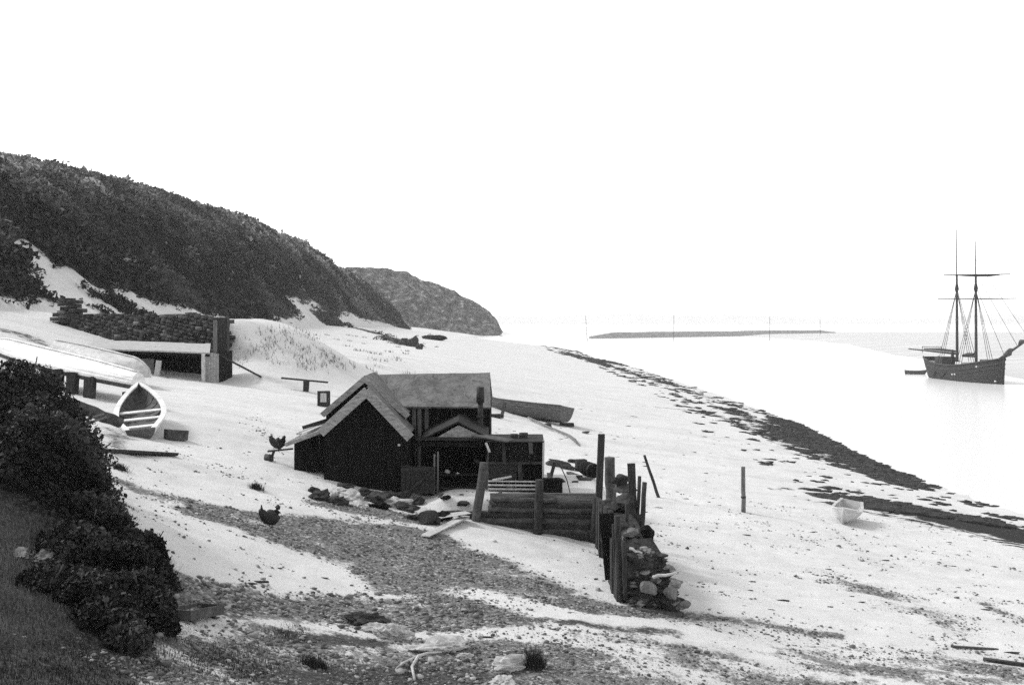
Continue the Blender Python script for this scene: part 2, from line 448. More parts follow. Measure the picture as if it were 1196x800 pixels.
def shingle_mask(X, Y):
    m = np.zeros(X.shape)
    m = np.maximum(m, .8 * stroke(X, Y, [(140, 562, .3), (190, 580, .4), (260, 598, .4)], .8))
    m = np.maximum(m, .84 * inside(X, Y, [(180, 574), (230, 585), (300, 598), (370, 603), (440, 610), (520, 625), (600, 655), (680, 692), (735, 712), (700, 722), (600, 703), (520, 690), (470, 700), (430, 690), (405, 660), (330, 636), (270, 614), (215, 600)], .4))
    m = np.maximum(m, .86 * inside(X, Y, [(170, 645), (230, 676), (320, 690), (420, 696), (520, 694), (600, 712), (640, 728), (560, 738), (450, 738), (380, 728), (280, 722), (190, 705)], .35))
    m = np.maximum(m, .70 * inside(X, Y, [(150, 745), (280, 725), (420, 735), (560, 735), (640, 740), (730, 757), (790, 799), (700, 850), (150, 850)], .6))
    m = np.maximum(m, .8 * stroke(X, Y, [(720, 713, .4), (800, 719, .35), (880, 727, .3), (980, 742, .15)], .8))
    m = np.maximum(m, .53 * inside(X, Y, [(640, 735), (800, 735), (960, 748), (1100, 755), (1240, 768), (1240, 820), (640, 820)], .9))
    m = np.maximum(m, .55 * stroke(X, Y, [(915, 665, .2), (960, 672, .5), (1020, 690, .9), (1080, 715, 1.0), (1110, 735, .5)], .9))
    m = np.maximum(m, .45 * stroke(X, Y, [(1150, 705, .3), (1190, 725, .5)], .9))
    m = np.maximum(m, .75 * stroke(X, Y, [(380, 590, .5), (440, 598, .6), (500, 608, .5)], .7))
    m = m - .4 * stroke(X, Y, [(560, 692, .2), (640, 712, .35), (720, 728, .3), (820, 738, .25)], .8)
    m = m + .8 * (.6 * vnoise(X * .45, Y * 1.5, 63) + .4 * vnoise(X * 1.3, Y * 3.4, 64) - .5) * sstep(.25, .5, m)
    for ln in TRACKS: m = np.maximum(m, .34 * stroke(X, Y, ln, .9))
    return np.clip(m, 0, 1)
TRACKS = [[(800, 505, .06), (880, 548, .08), (960, 607, .12), (1000, 640, .2), (1040, 672, .2)], [(985, 615, .15), (1060, 640, .12), (1130, 655, .1), (1196, 668, .1)],
          [(640, 560, .05), (760, 620, .08), (840, 668, .1)], [(700, 470, .08), (800, 520, .1), (870, 575, .08)], [(230, 470, .15), (300, 500, .1), (330, 530, .12)], [(830, 590, .08), (930, 625, .12), (1010, 655, .12)]]
def soil_mask(X, Y):
    m = inside(X, Y, [(-70, 470), (0, 462), (60, 455), (118, 520), (150, 640), (205, 730), (185, 765), (150, 830), (-70, 830)], .35)
    m = np.maximum(m, .8 * stroke(X, Y, [(300, 790, .5), (400, 790, .6), (480, 795, .6), (550, 792, .45)], .8))
    m = np.maximum(m, .75 * stroke(X, Y, [(340, 742, .3), (400, 748, .35), (440, 752, .3)], .8))
    m = np.maximum(m, .6 * stroke(X, Y, [(0, 385, .9), (30, 392, 1.0), (55, 404, .6)], .9))
    m = np.maximum(m, .55 * stroke(X, Y, [(125, 500, .4), (140, 508, .5), (135, 522, .4)], .9))
    m = np.maximum(m, .62 * stroke(X, Y, [(600, 722, .2), (720, 735, .3), (790, 738, .25)], .8))
    m = np.maximum(m, .5 * stroke(X, Y, [(200, 765, .5), (300, 770, .4)], .9))
    return m
SHORE = [(690, 418), (745, 432), (800, 452), (850, 470), (935, 497), (1000, 530), (1060, 562), (1100, 582), (1196, 607)]
def weed_mask(X, Y):
    sx = np.interp(Y, SH_Y, SH_X); s = sx - X
    m = .95 * stroke(X, Y, [(900, 487, .5), (935, 502, 1.2), (985, 528, 1.9), (1030, 548, 2.0), (1062, 567, .9)], .6)
    m = np.maximum(m, .56 * stroke(X, Y, [(850, 478, 1.0), (900, 500, 1.8), (960, 530, 2.4), (1010, 550, 1.6)], .9))
    m = np.maximum(m, 1.0 * stroke(X, Y, [(960, 579, .6), (1020, 589, 1.6), (1080, 600, 2.0), (1150, 615, 2.2), (1260, 640, 2.3)], .35))
    m = np.maximum(m, .55 * stroke(X, Y, [(970, 588, .5), (1060, 606, .8), (1150, 626, .8), (1196, 640, .6)], .9))
    m = np.maximum(m,   .4 * stroke(X, Y, [(755, 440, 1.5), (800, 455, 1.2), (850, 472, 1.0), (900, 486, .7)], .7))
    m = np.maximum(m, .5 * stroke(X, Y, [(740, 473, .3), (770, 476, .5), (820, 480, .7), (860, 492, .9), (900, 510, 1.0)], .8))
    m = np.maximum(m, .9 * stroke(X, Y, [(690, 419, 1.5), (715, 424, 4.5), (740, 428, 3.0)], .5))
    m = np.maximum(m, .42 * stroke(X, Y, [(660, 413, 1.5), (700, 424, 1.5), (760, 443, 1.2)], .7))
    m = np.maximum(m, .45 * stroke(X, Y, [(900, 570, .3), (950, 572, .4)], .8))
    return np.clip(m, 0, 1)
BARE = [[(22, 290, 1.0), (33, 288, 1.0), (42, 296, .9), (40, 308, .8), (46, 316, .8)], [(60, 322, .9), (75, 328, 1.2), (92, 322, .8)], [(75, 328, 1.4), (60, 340, 2.0)],
        [(115, 340, .5), (128, 345, .5)], [(150, 352, 1.5), (190, 366, 1.8), (240, 372, 1.2)], [(345, 358, 1.6), (385, 372, 4), (425, 392, 5)], [(100, 352, 1.2), (130, 362, 1.5)]]
def scrub_mask(X, Y):
    d = hill_d(X, Y) + 2.5 * fbm(X / 6, Y / 6, 3, 77)
    m = sstep(.5, 2.5, d)
    m = m * (1 - inside(X, Y, [(326, 384), (345, 358), (400, 363), (440, 379), (478, 400), (482, 420), (400, 420), (300, 398)], 1.5))
    for b in BARE: m = m * (1 - stroke(X, Y, b, .5))
    for b in ([(372, 372, 1.8), (398, 378, 2.0)], [(415, 383, 2.4), (445, 391, 2.4)], [(450, 393, 2.0), (478, 403, 2.6)], [(498, 394, 1.6), (516, 395, 1.4)]):
        m = np.maximum(m, .8 * stroke(X, Y, b, .8))
    return m
def grass_mask(X, Y):
    m = .5 * stroke(X, Y, [(300, 385, 1.0), (360, 395, 3), (420, 405, 4), (470, 410, 3)], .9)
    return m
A_sh = shingle_mask(GX, GY); A_so = soil_mask(GX, GY); A_we = weed_mask(GX, GY); A_sc = scrub_mask(GX, GY)
ny, nx = GX.shape
idx = np.arange(nx * ny).reshape(ny, nx)
FQ = np.stack([idx[:-1, :-1], idx[:-1, 1:], idx[1:, 1:], idx[1:, :-1]], -1).reshape(-1, 4)
beach = mass('beach', np.stack([GX, GY, GZ], -1).reshape(-1, 3), FQ, M_ground, smooth=True)
tag(beach, 'pale sand beach rising to dunes with bands of shingle', kind='structure')
for nm, A in (('shingle', A_sh), ('soil', A_so), ('weed', A_we), ('scrub', A_sc)):
    a = beach.data.attributes.new(nm, 'FLOAT', 'POINT'); a.data.foreach_set('value', A.astype(np.float32).ravel())

w = MB().add([(-500, -60, 0), (3000, -60, 0), (3000, 3000, 0), (-500, 3000, 0)], [(0, 1, 2, 3)]).build('water', M_water, world_org=(0, 0, 0))
tag(w, 'smooth pale estuary water', kind='structure')

# ------------------------------------------------------------------ far land
def hill_mat(name, stops, sc=.12):
    m = bpy.data.materials.new(name); m.use_nodes = True
    nt = m.node_tree; N = nt.nodes; L = nt.links; b = N['Principled BSDF']; b.inputs['Roughness'].default_value = .95; b.inputs['Specular IOR Level'].default_value = .1
    tc = N.new('ShaderNodeTexCoord'); n = N.new('ShaderNodeTexNoise'); n.inputs['Scale'].default_value = sc; n.inputs['Detail'].default_value = 10; n.inputs['Roughness'].default_value = .72
    L.new(tc.outputs['Object'], n.inputs['Vector'])
    r = N.new('ShaderNodeValToRGB'); e = r.color_ramp.elements
    e[0].position, e[0].color = stops[0][0], g4(stops[0][1]); e[1].position, e[1].color = stops[-1][0], g4(stops[-1][1])
    for p, v in stops[1:-1]:
        q = e.new(p); q.color = g4(v)
    L.new(n.outputs['Fac'], r.inputs['Fac']); L.new(r.outputs['Color'], b.inputs['Base Color'])
    bp = N.new('ShaderNodeBump'); bp.inputs['Strength'].default_value = 1; bp.inputs['Distance'].default_value = 1.5
    L.new(n.outputs['Fac'], bp.inputs['Height']); L.new(bp.outputs[0], b.inputs['Normal'])
    return m
M_head = hill_mat('headland_turf', [(.36, .012), (.47, .045), (.57, .13), (.67, .42)], .3)
hx = np.arange(-190, -4, 1.0); hy = np.arange(560, 800, 1.6)
HX, HYY = np.meshgrid(hx, hy)
top = np.interp(HX + 1.2 * fbm(HYY / 12, HX / 30, 3, 3), [-190, -86, -63.5, -48.6, -33.7, -23.8, -16.4, -11.4, -7.4, -5], [42, 38.5, 36, 32, 25, 20, 15.5, 10.5, 1.5, -3])
pr = np.interp(HYY + 14 * fbm(HX / 14, HYY / 40, 3, 8), [560, 578, 586, 596, 610, 625, 680, 800], [-.1, -.05, .12, .45, .8, 1, .95, .8])
HZ = top * pr * (1 + .16 * fbm(HX / 16, HYY / 30, 3, 66)) + (5.5 * fbm(HX / 8, HYY / 9, 5, 61) - 3.0 * np.abs(fbm(HX / 6, HYY / 22, 4, 69))) * sstep(0, 6, top * pr)
i2 = np.arange(HX.size).reshape(HX.shape)
hd = mass('headland', np.stack([HX, HYY, HZ], -1).reshape(-1, 3), np.stack([i2[:-1, :-1], i2[:-1, 1:], i2[1:, 1:], i2[1:, :-1]], -1).reshape(-1, 4), M_head, smooth=True)
tag(hd, 'distant grassy headland falling to the estuary', kind='structure')

# sand bank across the channel, behind the ship
sb_e = [(960, 399), (990, 402), (1040, 413.5), (1100, 424), (1150, 433.5), (1196, 443), (1240, 452), (1400, 486)]
sbx = []; sby = []
for px, py in sb_e:
    Y = EYE * F / (py - HY); sbx.append((px - CX) / F * Y); sby.append(Y)
bx = np.concatenate([np.arange(50, 200, 2.0), np.arange(200, 1200, 25)]); by = np.concatenate([np.arange(60, 420, 3.0), np.arange(420, 700, 14)])
BX, BY = np.meshgrid(bx, by)
edge = np.interp(BY, sby[::-1], sbx[::-1]) + 1.5 * fbm(BY / 9, BX / 30, 3, 71)
BZ = -.4 + np.clip((BX - edge + 8) * .05, 0, 1.3) + .10 * fbm(BX / 14, BY / 14, 4, 72)
i3 = np.arange(BX.size).reshape(BX.shape)
sb = mass('sandbank', np.stack([BX, BY, BZ], -1).reshape(-1, 3), np.stack([i3[:-1, :-1], i3[:-1, 1:], i3[1:, 1:], i3[1:, :-1]], -1).reshape(-1, 4), M_mud, smooth=True)
tag(sb, 'low pale sandbank across the channel', kind='structure')

fx = np.linspace(-600, 2600, 260); fv = []
for x in fx:
    hgt_ = 10 + 16 * vnoise(x / 260, 0, 5) + 4 * vnoise(x / 60, 0, 6)
    fv += [(x, 2700, -1), (x, 2760, hgt_), (x, 2960, hgt_ * .8)]
ff = []
for i in range(len(fx) - 1):
    a = 3 * i; ff += [(a, a + 3, a + 4, a + 1), (a + 1, a + 4, a + 5, a + 2)]
fs = MB().add(fv, ff, True).build('far_shore', M_far, world_org=(0, 0, 0)); tag(fs, 'faint low land across the estuary mouth', kind='structure')

# ------------------------------------------------------------------ hillside scrub
def scatter_scrub():
    n = 78000
    y = 45 + (430 - 45) * RNG.random(n) ** 1.5
    x = np.interp(y, HF_Y, HF_X) - 46 * RNG.random(n) + 3
    e_ = RNG.random(n) < .05; x = np.where(e_, RNG.uniform(-42, -10, n), x)
    m = scrub_mask(x, y)
    # a slope seen from the shore: what can be seen lies left of the view cone's edge
    vis = (np.abs(x) < .56 * y + 6)
    k = (RNG.random(n) < m) & vis
    x, y = x[k], y[k]; z = hgt(x, y)
    d = hill_d(x, y)
    n = len(x)
    r = (.3 + .75 * RNG.random(n) ** 1.8) * (1 + .35 * (y > 180)) * (.7 + .8 * vnoise(x / 7, y / 7, 91))
    r *= np.where(d < 6, .65, 1.0)
    big = RNG.random(n) < .02; r = np.where(big, r * 1.5, r)
    # heather and gorse low down, paler bracken and grass towards the top
    gate = sstep(.36, .66, vnoise(x / 8, y / 8, 95) * .6 + vnoise(x / 2.5, y / 2.5, 97) * .4)
    t = sstep(9, 21, d + 9 * fbm(x / 15, y / 9, 4, 93)) * (.3 + .7 * gate) + .35 * gate * sstep(.55, .75, vnoise(x / 5, y / 13, 99))
    t = t + .5 * gate * sstep(200, 280, y)  # farther clumps coloured paler, standing in for distance haze
    tone = .010 + .014 * RNG.random(n) ** 2 + .26 * t * RNG.uniform(.4, 1.3, n)
    pale = (RNG.random(n) < .007); tone = np.where(pale, .22, tone)
    q = 20
    C = RNG.normal(size=(n, q, 3)); C /= np.linalg.norm(C, axis=2)[..., None]; C *= RNG.random((n, q, 1)) ** .4
    C[..., 2] = np.abs(C[..., 2]) * .8 - .05
    C = C * r[:, None, None] + np.stack([x, y, z], 1)[:, None, :]
    size = (r[:, None] * RNG.uniform(.08, .34, (n, q))).reshape(-1)
    V, Fq = leaf_quads(C.reshape(-1, 3), size)
    tn = np.repeat((tone[:, None] * RNG.uniform(.6, 1.4, (n, q))).reshape(-1), 4)
    o = mass('scrub', V, Fq, M_scrub, tn); tag(o, 'dark gorse and bracken covering the steep hillside', kind='stuff')
scatter_scrub()
# ------------------------------------------------------------------ the hut
HUT = 'black tarred timber boat hut'
hut = thing('wooden_hut', (-3.2, 29.5, 3.3), 'black tarred wooden hut with nested gables and a grey felt roof on the beach', 'hut')
# long body behind, ridge running to the right
RZ, EZ = 6.42, 5.60
rx0, rx1 = -4.1, -.60
mb = MB()
mb.planks((-2.95, 30.42, 3.0), (1, 0, 0), (0, 0, 1), 2.3, 2.66, 15, .03)
mb.planks((-.66, 30.42, 3.0), (0, 1, 0), (0, 0, 1), 2.6, 2.6, 14, .03)
mb.add([(-.67, 30.42, 5.6), (-.67, 33.0, 5.6), (-.67, 31.66, 6.36)], [(0, 1, 2)])
mb.planks((-5.1, 33.0, 3.0), (1, 0, 0), (0, 0, 1), 4.45, 2.6, 22, .03)
mb.build('wall', M_tar, hut)
b = MB(); 
for x, c in ((-2.78, 0), (-2.62, 0), (-2.42, 0)): b.box((x - .06, 30.36, 3.2), (x + .05, 30.395, 5.55), .006)
tag(b.build('cover_board', M_grey, hut), 'three weathered grey boards nailed on the tarred wall')
def slab(q0, q1, q2, q3, th, name, m, nu=18, nv=6, sag=.02, parent=None, wob=.012):
    """a roof slope between four corners with a little sag, th thick downwards"""
    q = [Vector(a) for a in (q0, q1, q2, q3)]; n = (q[1] - q[0]).cross(q[3] - q[0]).normalized()
    if n.z < 0: n = -n
    V = []; Fq = []
    for k in (0, 1):
        for i in range(nu + 1):
            for j in range(nv + 1):
                u, v = i / nu, j / nv
                p = (q[0] * (1 - u) + q[1] * u) * (1 - v) + (q[3] * (1 - u) + q[2] * u) * v
                p = p - n * (th * k) + n * (-sag * math.sin(math.pi * u) * math.sin(math.pi * v) + wob * float(fbm(u * 9 + q0[0], v * 5 + q0[1], 3, 4)) * 2)
                V.append(p)
    o = (nu + 1) * (nv + 1); I = lambda i, j, k: k * o + i * (nv + 1) + j
    for i in range(nu):
        for j in range(nv):
            Fq.append((I(i, j, 0), I(i + 1, j, 0), I(i + 1, j + 1, 0), I(i, j + 1, 0))); Fq.append((I(i, j, 1), I(i, j + 1, 1), I(i + 1, j + 1, 1), I(i + 1, j, 1)))
    for i in range(nu):
        Fq.append((I(i, 0, 0), I(i, 0, 1), I(i + 1, 0, 1), I(i + 1, 0, 0))); Fq.append((I(i, nv, 0), I(i + 1, nv, 0), I(i + 1, nv, 1), I(i, nv, 1)))
    for j in range(nv):
        Fq.append((I(0, j, 0), I(0, j + 1, 0), I(0, j + 1, 1), I(0, j, 1))); Fq.append((I(nu, j, 0), I(nu, j, 1), I(nu, j + 1, 1), I(nu, j + 1, 0)))
    return MB().add(V, Fq, False).build(name, m, parent)
slab((rx0, 31.62, RZ), (rx1 - .05, 31.62, RZ + .06), (rx1, 30.05, EZ - .02), (rx0, 30.05, EZ + .02), .05, 'roof', M_felt, 30, 10, .03, hut, .02)
slab((rx0, 31.65, RZ - .01), (rx0, 33.25, EZ), (rx1, 33.25, EZ), (rx1 - .05, 31.65, RZ + .05), .05, 'roof', M_felt, 8, 20, .02, hut)
# cross wing with its gable to the shore path
GX0 = -4.05
def gable(y0, y1, cx, apex, lx, lz, rx, rz, th, names, m):
    slab((cx, y0, apex), (cx, y1, apex + (.0)), (lx, y1, lz), (lx, y0, lz), th, names, m, 8, 8, .01, hut)
    slab((cx + .004, y0, apex - .004), (rx, y0, rz), (rx, y1, rz), (cx + .004, y1, apex - .004), th, names, m, 8, 8, .01, hut)
gable(29.45, 31.7, GX0, 6.50, -5.22, 5.50, -2.86, 5.46, .07, 'roof', M_felt)
gable(28.42, 29.7, -3.86, 6.26, -5.06, 5.15, -2.70, 5.02, .06, 'roof', M_felt)
def barge(y, cx, apex, lx, lz, rx, rz, w):
    b = MB(); b.beam((cx + .02, y, apex - w / 2), (lx, y, lz - w / 2), .035, w, j=.008); tag(b.build('barge_board', M_barge, hut))
    b = MB(); b.beam((cx - .02, y + .004, apex - w / 2), (rx, y + .004, rz - w / 2), .035, w, j=.008); b.build('barge_board', M_barge, hut)
barge(28.39, -3.86, 6.27, -5.08, 5.15, -2.70, 5.02, .24)
barge(29.42, GX0, 6.50, -5.22, 5.49, -2.85, 5.45, .15)
# walls of the wing
def gwall(y, xl, xr, cx, apex, zl, zr, zb, n, name, m, dx=0):
    b = MB()
    for i in range(n):
        a = xl + (xr - xl) * i / n + .004; c = xl + (xr - xl) * (i + 1) / n + .0035
        def tz(x): return apex + (zl - apex) * (cx - x) / (cx - xl) if x < cx else apex + (zr - apex) * (x - cx) / (xr - cx)
        t = random.uniform(-.006, .006); zz = zb + random.uniform(-.04, .02)
        b.hexa([(a, y + t, zz), (c, y + t, zz), (c, y + t + .03, zz), (a, y + t + .03, zz), (a, y + t, tz(a)), (c, y + t, tz(c)), (c, y + t + .03, tz(c)), (a, y + t + .03, tz(a))])
    return b.build(name, m, hut)
gwall(28.62, -5.0, -2.78, -3.86, 6.17, 5.12, 5.0, 3.32, 15, 'front_wall', M_tar)
gwall(29.6, -5.15, -2.95, GX0, 6.40, 5.44, 5.40, 3.4, 14, 'gable_wall', M_tar)
b = MB(); b.planks((-5.0, 33.0, 3.2), (0, -1, 0), (0, 0, 1), 4.38, 1.92, 26, .03); b.build('side_wall', M_tar, hut)
b = MB(); b.planks((-2.78, 28.65, 3.2), (0, 1, 0), (0, 0, 1), 1.8, 1.8, 11, .03); b.build('side_wall', M_tar, hut)
# a ledged door barely told from the wall
b = MB(); b.planks((-4.35, 28.585, 3.42), (1, 0, 0), (0, 0, 1), .95, 1.75, 6, .02); d = b.build('door', M_tar, hut)
for z_ in (3.75, 4.75):
    b = MB(); b.box((-4.30, 28.55, z_), (-3.45, 28.575, z_ + .1), .004); b.build('ledge', M_tar, d)
b = MB(); b.box((-3.05, 28.585, 4.66), (-2.99, 28.61, 4.72), .004); tag(b.build('latch', M_pale, hut), 'small pale metal fastening')
# lean-to on the left with stone slabs weighing the roof down
b = MB()
for i in range(7):
    xa_, xb_ = -5.95 + i * .1357 + .003, -5.95 + (i + 1) * .1357 - .003; z_ = lambda x: 4.80 + (x + 6.02) * .372 - .06; zb_ = 3.9 + random.uniform(-.03, .03)
    b.hexa([(xa_, 29.22, zb_), (xb_, 29.22, zb_), (xb_, 29.25, zb_), (xa_, 29.25, zb_), (xa_, 29.22, z_(xa_)), (xb_, 29.22, z_(xb_)), (xb_, 29.25, z_(xb_)), (xa_, 29.25, z_(xa_))])
b.planks((-5.93, 32.6, 3.6), (0, -1, 0), (0, 0, 1), 3.35, 1.05, 18, .03); b.build('lean_to_wall', M_tar, hut)
lr = slab((-5.0, 28.55, 5.16), (-5.0, 32.7, 5.20), (-6.02, 32.7, 4.78), (-6.02, 28.55, 4.76), .05, 'lean_to_roof', M_felt, 10, 5, .01, hut)
b = MB(); b.beam((-4.98, 28.53, 5.10), (-6.04, 28.53, 4.70), .04, .10, j=.006); b.build('barge_board', M_barge, hut)
for k, (x, y, a, l, w_, dz) in enumerate([(-5.45, 28.95, .2, .62, .42, .03), (-5.62, 29.7, -.25, .7, .4, .05), (-5.3, 30.4, .1, .75, .45, .06), (-5.75, 30.9, .3, .55, .4, .05), (-5.4, 31.6, -.1, .6, .5, .06)]):
    z = 5.16 + (x + 5.0) * .40 + dz
    V = []
    n = 9
    for zz in (0, .06):
        for i in range(n):
            t = 2 * math.pi * i / n + .2; r = random.uniform(.8, 1.1)
            px_, py_ = math.cos(t) * l / 2 * r, math.sin(t) * w_ / 2 * r
            V.append((x + px_ * math.cos(a) - py_ * math.sin(a), y + px_ * math.sin(a) + py_ * math.cos(a), z + zz + px_ * .38))
    Fq = [tuple(reversed(range(n))), tuple(range(n, 2 * n))] + [(i, (i + 1) % n, n + (i + 1) % n, n + i) for i in range(n)]
    MB().add(V, Fq).build('roof_slab', M_stonep, lr)
b = MB(); b.beam((-5.85, 29.9, 5.02), (-4.95, 29.9, 5.3), .07, .10); b.build('batten', M_pole, lr)
# the iron stove pipe up the front of the long wall
b = MB(); b.pole((-.885, 29.93, 4.4), (-.885, 29.93, 5.75), .075, .075, 10, .02); b.pole((-.885, 29.93, 5.72), (-.885, 29.93, 6.16), .115, .105, 10, .02, 2); sp_ = b.build('stove_pipe', M_iron, hut)
b = MB(); b.box((-1.0, 29.84, 5.3), (-.78, 30.4, 5.34)); b.build('bracket', M_iron, sp_)

# ------------------------------------------------------------------ the small gabled shed against its front
sh = thing('lean_to_shed', (-1.5, 29.0, 3.4), 'small open fronted shed with a low pale gable against the black hut', 'shed')
y0, y1 = 28.95, 30.38
ap = P(535, 494, y0); le = P(492, 514, y0); re = P(570, 512, y0)
b = MB(); b.hexa([le, ap, ap + Vector((0, 1.42, .12)), le + Vector((0, 1.42, .12)), le + Vector((0, 0, .04)), ap + Vector((0, 0, .05)), ap + Vector((0, 1.42, .17)), le + Vector((0, 1.42, .16))]); b.build('roof', M_tarh, sh)
b = MB(); b.hexa([ap + Vector((.004, 0, 0)), re, re + Vector((0, 1.42, .12)), ap + Vector((.004, 1.42, .12)), ap + Vector((.004, 0, .046)), re + Vector((0, 0, .04)), re + Vector((0, 1.42, .16)), ap + Vector((.004, 1.42, .166))]); b.build('roof', M_tarh, sh)
g0 = P(511, 510.5, y0 + .1); g1 = P(566, 510.5, y0 + .1); g2 = P(535.5, 496.5, y0 + .1)
b = MB(); b.add([g0, g1, g2, g0 + Vector((0, .03, 0)), g1 + Vector((0, .03, 0)), g2 + Vector((0, .03, 0))], [(0, 1, 2), (5, 4, 3), (0, 3, 4, 1), (1, 4, 5, 2), (2, 5, 3, 0)]); tag(b.build('gable_board', M_barge, sh), 'pale triangular gable board')
b = MB(); b.beam(P(486, 512, y0 + .06), P(572, 513, y0 + .06), .06, .09, j=.006); b.build('lintel', M_tarh, sh)
b = MB(); b.beam(P(480, 518, y0 + .05), P(571, 519.5, y0 + .05), .03, .12, j=.006); b.build('fascia_board', M_tar, sh)
for px in (507.4, 511.6):
    b = MB(); b.beam(P(px, 527 if px > 510 else 530, 28.85), P(px - .4, 577, 28.85), .045, .05, j=.004); tag(b.build('post', M_grey, sh), 'thin pale upright')
b = MB(); b.beam(P(574, 524, 28.9), P(565.5, 577, 28.9), .16, .08, up=(0, 1, 0), j=.008); tag(b.build('post', M_grey, sh), 'leaning grey post')
b = MB(); b.planks((-2.55, 30.34, 3.3), (1, 0, 0), (0, 0, 1), 1.85, 1.5, 12, .03); b.planks((-.72, 28.98, 3.3), (0, 1, 0), (0, 0, 1), 1.36, 1.4, 9, .03); b.build('wall', M_tar, sh)
b = MB(); b.planks(P(512, 575, 28.95) + Vector((0, 0, -.18)), (1, 0, 0), (0, 0, 1), 1.24, .2, 2, .04, True); b.build('sill_board', M_greyh, sh)
b = MB(); b.planks((-2.5, 28.86, 3.47), (1, 0, 0), (0, 1, 0), 1.8, 1.45, 6, .04, True); b.build('floor', M_tarh, sh)
b = MB(); b.planks(P(512, 553, 29.3), (1, 0, 0), (0, 0, 1), 1.2, .02, 1, .4, True); b.build('shelf', M_tarh, sh)
for k, (px, py, r, m, lab) in enumerate([(523, 551, .075, M_stonep, 'small pale round float on the shelf inside the open shed'), (535, 553.5, .06, M_white, 'small white pot on the shelf inside the open shed'), (557, 538, .10, M_stone, 'dull round bundle hanging at the back of the open shed'), (531, 571, .09, M_stonep, 'grey stone lying on the floor of the open shed'), (552, 567, .12, M_stone, 'dark coil of rope on the floor of the open shed')]):
    p = P(px, py, 29.2)
    tag(rock_mb(p, r, 500 + k, sub=3, flat=(1, .8, .8), rough=.2).build(['float', 'pot', 'bundle', 'stone', 'rope_coil'][k], m), lab, ['float', 'pot', 'bundle', 'stone', 'rope'][k])
# boarded panel leaning by the front of the hut
pn = thing('boarded_gate', P(487, 575, 28.5), 'dark boarded panel with a diagonal brace leaning beside the hut front', 'panel')
b = MB(); b.planks(P(468, 576, 28.45), (1, 0, 0), (0, .12, .99), .9, .72, 7, .03); b.build('boards', M_tarh, pn)
b = MB(); b.beam(P(478, 573, 28.4), P(505, 550, 28.46), .03, .07); b.build('brace', M_pole, pn)
b = MB(); b.beam(P(468, 548.5, 28.5), P(507, 547, 28.5), .04, .07); b.build('rail', M_pole, pn)

# ------------------------------------------------------------------ hen coop / slatted store on the terrace
cp = thing('slatted_coop', (.1, 28.6, 3.42), 'dark slatted timber coop with pale bottom rails beside the hut', 'coop')
xa, xb = P(571, 500, 28.5).x, P(634, 500, 28.5).x
def zc(py): return P(0, py, 28.5).z
b = MB(); b.planks((xa, 28.5, zc(541)), (1, 0, 0), (0, 0, 1), xb - xa, zc(515.5) - zc(541), 3, .03, True); b.build('board', M_tar, cp)
b = MB(); b.planks((xa, 28.54, zc(560)), (1, 0, 0), (0, 0, 1), (xb - xa) * .52, zc(541) - zc(560), 2, .03, True); b.build('board', M_tarh, cp)
b = MB(); b.planks((xa + (xb - xa) * .52, 28.72, zc(575)), (1, 0, 0), (0, 0, 1), (xb - xa) * .46, zc(540) - zc(575), 5, .03); b.build('board', M_tar, cp)  # dark boards set back, standing in for the shade of an open front
b = MB(); b.planks((xa, 29.5, zc(575)), (1, 0, 0), (0, 0, 1), xb - xa, zc(516) - zc(575), 8, .03); b.planks((xa, 28.56, zc(575)), (0, 1, 0), (0, 0, 1), .93, zc(516) - zc(575), 5, .03); b.planks((xb - .03, 28.56, zc(575)), (0, 1, 0), (0, 0, 1), .93, zc(516) - zc(575), 5, .03); b.build('back_wall', M_tar, cp)
for py in (561.5, 566, 570.5):
    b = MB(); b.beam((xa - .02, 28.46, zc(py)), (xb + .02, 28.46, zc(py + .6)), .03, .045, j=.004); tag(b.build('slat', M_pale, cp), 'pale bottom slat')
b = MB(); b.planks((xa, 28.5, zc(577)), (1, 0, 0), (0, 0, 1), xb - xa, zc(573) - zc(577), 1, .03, True); b.build('board', M_tarh, cp)
b = MB(); b.beam(P(567.5, 517, 28.44), P(572, 528, 28.44), .06, .03, up=(0, 1, 0)); tag(b.build('cleat', M_pale, cp), 'short pale slanting cleat')
b = MB(); b.beam(P(635, 514, 28.45), P(634.3, 567, 28.45), .05, .05, up=(0, 1, 0), j=.004); tag(b.build('post', M_pale, cp), 'pale corner post')
b = MB(); b.hexa([(xa - .05, 28.42, zc(516)), (xb + .03, 28.42, zc(516.3)), (xb + .03, 29.6, zc(513)), (xa - .05, 29.6, zc(513)), (xa - .05, 28.42, zc(514.8)), (xb + .03, 28.42, zc(515)), (xb + .03, 29.6, zc(512)), (xa - .05, 29.6, zc(512))]); b.build('roof', M_tarh, cp)
for k, (px, wd_, hh, lab) in enumerate([(600.5, .085, .17, 'small dark tub on the coop roof, left of the pair'), (611.5, .10, .2, 'taller dark tub on the coop roof, right of the pair')]):
    p = P(px, 514, 29.0); b = MB(); b.chain([p, p + Vector((0, 0, hh * .5)), p + Vector((0, 0, hh))], [wd_, wd_ * 1.12, wd_ * 1.2], 12); t = b.build('tub', M_pole); tag(t, lab, 'tub')
    b = MB(); q = p + Vector((0, 0, hh * .7)); b.chain([q - Vector((0, 0, .015)), q + Vector((0, 0, .015))], [wd_ * 1.22] * 2, 12, cap=True); b.build('hoop', M_iron, t)
p = P(626, 514.5, 28.9); tag(rock_mb(p + Vector((0, 0, .03)), .09, 77, flat=(1.6, 1, .7)).build('stone', M_stone), 'dark stone holding down the coop roof', 'stone')

